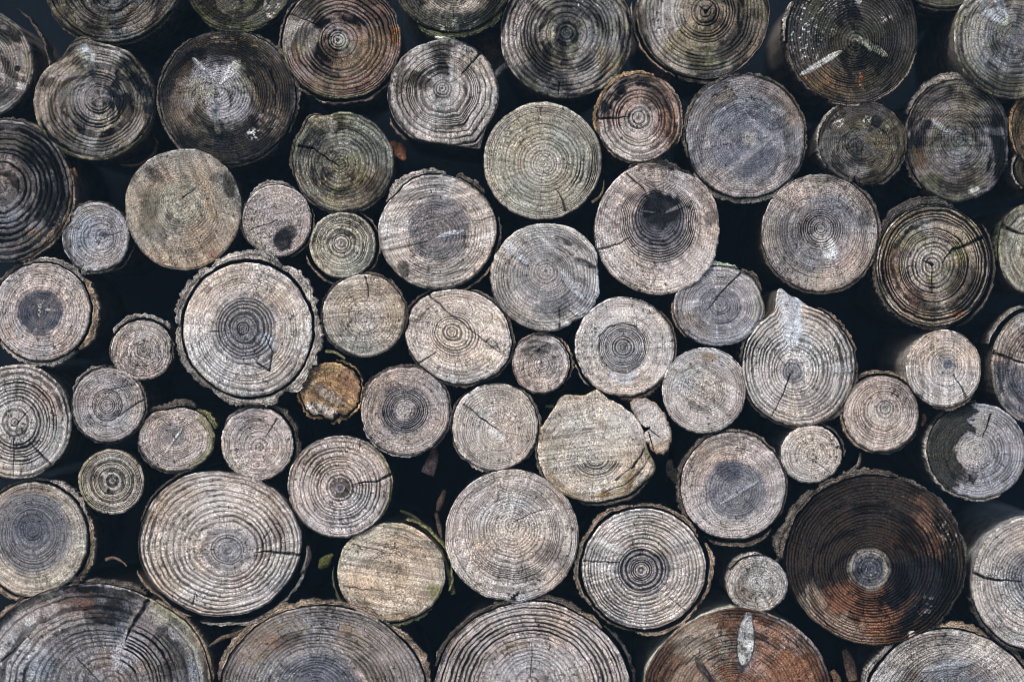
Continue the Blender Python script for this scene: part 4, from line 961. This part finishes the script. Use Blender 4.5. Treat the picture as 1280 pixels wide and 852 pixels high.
scrap('dry_leaf', [(814, 84), (826, 92), (836, 104)], .07, (.20, .13, .10), 'brown leaf in the gap right above the small rust tinted log', 'leaf', [6, 20, 18, 5], group=GL, curl=5, seed=5)
scrap('bark_scrap', [(838, 574), (838, 586), (848, 602)], .03, (.36, .31, .26), 'pale bark flake hanging below the slab of the sawn log', 'bark', [4, 9, 14, 9], group=GB, curl=3, seed=6)
scrap('bark_scrap', [(150, 206), (172, 206), (190, 194), (196, 178), (190, 171)], .02, (.17, .10, .07), 'brown curled bark strip below the dark log with the rim knot', 'bark', [2, 5, 5, 4, 2], group=GB, curl=4, seed=7)
scrap('twig', [(131, 700), (142, 697), (152, 701), (159, 707)], .0, (.24, .16, .12), 'short curled brown twig above the huge corner log', 'twig', [5, 3.5, 2.5, 1.5], .003, group=GT, curl=2, seed=8)
scrap('green_leaf', [(416, 692), (408, 700), (399, 710)], .015, (.15, .15, .05), 'yellow green leaf left of the ringless tan log', 'leaf', [3, 9, 15, 4], group='green leaves', curl=6, seed=9)
scrap('bark_scrap', [(385, 682), (386, 696), (378, 714), (374, 716)], .0, (.24, .18, .15), 'brown bark flake at the right side of the large cream log', 'bark', [3, 7, 6, 2], group=GB, curl=3, seed=10)
scrap('twig', [(407, 439), (418, 440), (431, 448)], -.006, (.34, .33, .18), 'pale green twig above the golden splintered log', 'twig', [3, 3.6, 2.5], .003, group=GT, seed=11)
scrap('twig', [(682, 507), (688, 508), (693, 508)], .02, (.32, .30, .10), 'tiny yellow twig left of the freshly sawn log', 'twig', [2.5, 4, 3], .003, group=GT, seed=12)
scrap('twig', [(740, 253), (750, 245), (754, 236), (755, 225)], -.004, (.28, .21, .13), 'thin bent twig between the olive cream log and the black hearted one', 'twig', [3.5, 3, 2, 1.2], .0025, group=GT, seed=13)
scrap('bark_scrap', [(257, 811), (276, 798), (296, 792), (318, 780)], .0, (.24, .17, .12), 'brown bark splinter lying left of the large brown bottom log', 'bark', [2, 5, 6, 3], group=GB, curl=2, seed=14)
scrap('bark_scrap', [(286, 796), (296, 788), (314, 782)], .02, (.21, .20, .11), 'olive bark splinter behind the brown one at the bottom left', 'bark', [3, 9, 4], group=GB, curl=3, seed=15)
scrap('twig', [(1186, 788), (1190, 780), (1198, 777), (1206, 782)], .0, (.36, .24, .10), 'small orange brown curled twig above the bottom right log', 'twig', [1.5, 3, 3, 2], .0025, group=GT, seed=16)
scrap('bark_scrap', [(1063, 588), (1073, 580), (1076, 566)], .01, (.36, .30, .26), 'pale curl of bark right of the very small wedge cracked log', 'bark', [4, 5, 2.5], group=GB, curl=2, seed=17)
scrap('bark_scrap', [(1152, 532), (1156, 524), (1155, 517)], .012, (.34, .17, .11), 'reddish bark chip at the right side of the pinkish ringed log', 'bark', [3, 7, 4], group=GB, curl=2, seed=18)
scrap('bark_scrap', [(872, 668), (866, 655), (876, 642), (872, 630)], .03, (.10, .08, .07), 'dark bark strip left of the log with the blue heart circle', 'bark', [3, 5, 5, 3], group=GB, curl=2, seed=19)
scrap('bark_scrap', [(1056, 812), (1062, 828), (1066, 850)], .03, (.22, .15, .12), 'brown bark chip under the biggest black log', 'bark', [7, 15, 12], group=GB, curl=3, seed=20)
scrap('bark_scrap', [(1040, 838), (1046, 848), (1048, 862)], .02, (.30, .18, .13), 'reddish bark chip right of the rust brown bottom log', 'bark', [6, 10, 9], group=GB, curl=3, seed=21)
scrap('bark_scrap', [(975, 680), (983, 668), (992, 654), (1004, 644)], .012, (.26, .14, .11), 'reddish peeling bark strip on the left side of the biggest log', 'bark', [4, 7, 8, 5], group=GB, curl=4, seed=22)
scrap('bark_scrap', [(965, 715), (972, 700), (984, 690), (990, 700)], .02, (.18, .14, .13), 'grey bark curl between the biggest log and its very small grey neighbour', 'bark', [3, 6, 6, 3], group=GB, curl=3, seed=23)
scrap('bark_scrap', [(547, 638), (551, 626), (556, 612)], .03, (.17, .11, .09), 'dark brown bark strip left of the large fine ringed log', 'bark', [5, 9, 4], group=GB, curl=3, seed=24)
scrap('bark_scrap', [(545, 640), (548, 655), (552, 672)], .02, (.20, .15, .12), 'brown hanging bark sliver right of the mossy strand', 'bark', [4, 6, 3], group=GB, curl=3, seed=25)
scrap('moss_strand', [(500, 638), (520, 648), (535, 668), (551, 690), (560, 715), (567, 742)], .004, (.15, .15, .085), 'mossy strand of bark hanging right of the ringless tan log', 'bark strip', [3, 5, 6, 6, 5, 8], group=None, curl=3, seed=26)
scrap('bark_scrap', [(104, 343), (105, 338), (109, 334)], -.008, (.60, .60, .58), 'white wood chip at the foot of the small bluish log', 'wood chip', [5, 7, 6], .003, group=GB, seed=27)
scrap('bark_scrap', [(92, 210), (97, 222)], .0, (.33, .16, .08), 'small rusty splinter at the right rim of the big dark left log', 'bark', [3, 4], group=GB, seed=28)

# ---------------------------------------------------------------- the setting: ground, plus an unseen backdrop added behind the gaps
def plane(name, co, mat, kind='structure'):
    me = bpy.data.meshes.new(name)
    me.from_pydata(co, [], [tuple(range(len(co)))])
    me.materials.append(mat)
    o = bpy.data.objects.new(name, me)
    COL.objects.link(o)
    o['kind'] = kind
    return o


LIFT_DENSITY = 0.0041
GZ = ZC - (983 - 426) / 1000 * 1.0
plane('ground', [(-30, -30, GZ), (30, -30, GZ), (30, 30, GZ), (-30, 30, GZ)], make_plain('forest_soil', (.05, .042, .033), (.09, .08, .06), 9, .95))
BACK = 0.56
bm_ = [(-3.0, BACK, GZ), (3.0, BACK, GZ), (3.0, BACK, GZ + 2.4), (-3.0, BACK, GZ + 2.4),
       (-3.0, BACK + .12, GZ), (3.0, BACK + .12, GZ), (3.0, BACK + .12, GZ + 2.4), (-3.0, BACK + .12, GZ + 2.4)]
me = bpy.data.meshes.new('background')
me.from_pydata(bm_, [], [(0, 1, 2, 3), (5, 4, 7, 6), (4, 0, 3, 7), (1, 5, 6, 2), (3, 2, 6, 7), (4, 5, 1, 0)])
me.materials.append(make_plain('gap_backdrop', (.0042, .0066, .0100), (.0046, .0072, .0112), 5, .9, .1))  # invented wall; its navy sets the tone of the gaps
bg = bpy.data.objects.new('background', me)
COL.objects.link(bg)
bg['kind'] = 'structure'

# ---------------------------------------------------------------- bluish scattering volume added to lift the blacks in the gaps
hm = bpy.data.materials.new('black_lift_volume')
hm.use_nodes = True
hn = hm.node_tree
hn.nodes.clear()
ho = hn.nodes.new('ShaderNodeOutputMaterial')
hv = hn.nodes.new('ShaderNodeVolumePrincipled')
hv.inputs['Color'].default_value = (0.42, 0.72, 1.0, 1)
hv.inputs['Density'].default_value = LIFT_DENSITY
hn.links.new(hv.outputs[0], ho.inputs['Volume'])
x0, x1, y0, y1, z0, z1 = -31, 31, -31, 31, GZ - 1, GZ + 2.6
me = bpy.data.meshes.new('black_lift_haze')
me.from_pydata([(x0, y0, z0), (x1, y0, z0), (x1, y1, z0), (x0, y1, z0), (x0, y0, z1), (x1, y0, z1), (x1, y1, z1), (x0, y1, z1)], [],
               [(3, 2, 1, 0), (4, 5, 6, 7), (0, 1, 5, 4), (1, 2, 6, 5), (2, 3, 7, 6), (3, 0, 4, 7)])
me.materials.append(hm)
hz = bpy.data.objects.new('black_lift_haze', me)
COL.objects.link(hz)
hz['kind'] = 'stuff'

# ---------------------------------------------------------------- light: bright overcast
SUN_EL, SUN_AZ = R_(46), R_(-28)      # azimuth from the viewing side, towards the left
w = bpy.data.worlds.new('World')
SC.world = w
w.use_nodes = True
nt = w.node_tree
bgn = nt.nodes['Background']
sky = nt.nodes.new('ShaderNodeTexSky')
sky.sky_type = 'NISHITA'
sky.sun_disc = False
sky.sun_elevation = SUN_EL
# direction TO the sun: from the pile towards the viewer (-Y), swung to the left and raised
sdir = Vector((math.sin(SUN_AZ) * math.cos(SUN_EL), -math.cos(SUN_AZ) * math.cos(SUN_EL), math.sin(SUN_EL)))
sky.sun_rotation = math.atan2(sdir.x, sdir.y)
sky.air_density = 1.0
sky.dust_density = 2.0
nt.links.new(sky.outputs[0], bgn.inputs[0])
bgn.inputs[1].default_value = 0.10
ld = bpy.data.lights.new('sun', 'SUN')
ld.energy = 1.4
ld.angle = R_(14)
ld.color = (1.0, 0.97, 0.93)
lo = bpy.data.objects.new('sun', ld)
COL.objects.link(lo)
lo.rotation_euler = sdir.to_track_quat('Z', 'Y').to_euler()

# ---------------------------------------------------------------- camera
cd = bpy.data.cameras.new('camera')
cam = bpy.data.objects.new('camera', cd)
COL.objects.link(cam)
cam.location = (0, -D, ZC)
cam.rotation_euler = (math.pi / 2, 0, 0)
cd.sensor_width = 36
cd.lens = 36 * D / 1.28
cd.clip_end = 500
cd.dof.use_dof = True
cd.dof.focus_distance = D - 0.008
cd.dof.aperture_fstop = 1.1
SC.camera = cam

SC.render.engine = 'CYCLES'
SC.cycles.filter_width = 0.95
SC.cycles.max_bounces = 6
SC.view_settings.view_transform = 'Standard'
SC.view_settings.look = 'None'
SC.view_settings.exposure = 1.2
SC.view_settings.gamma = 1.0
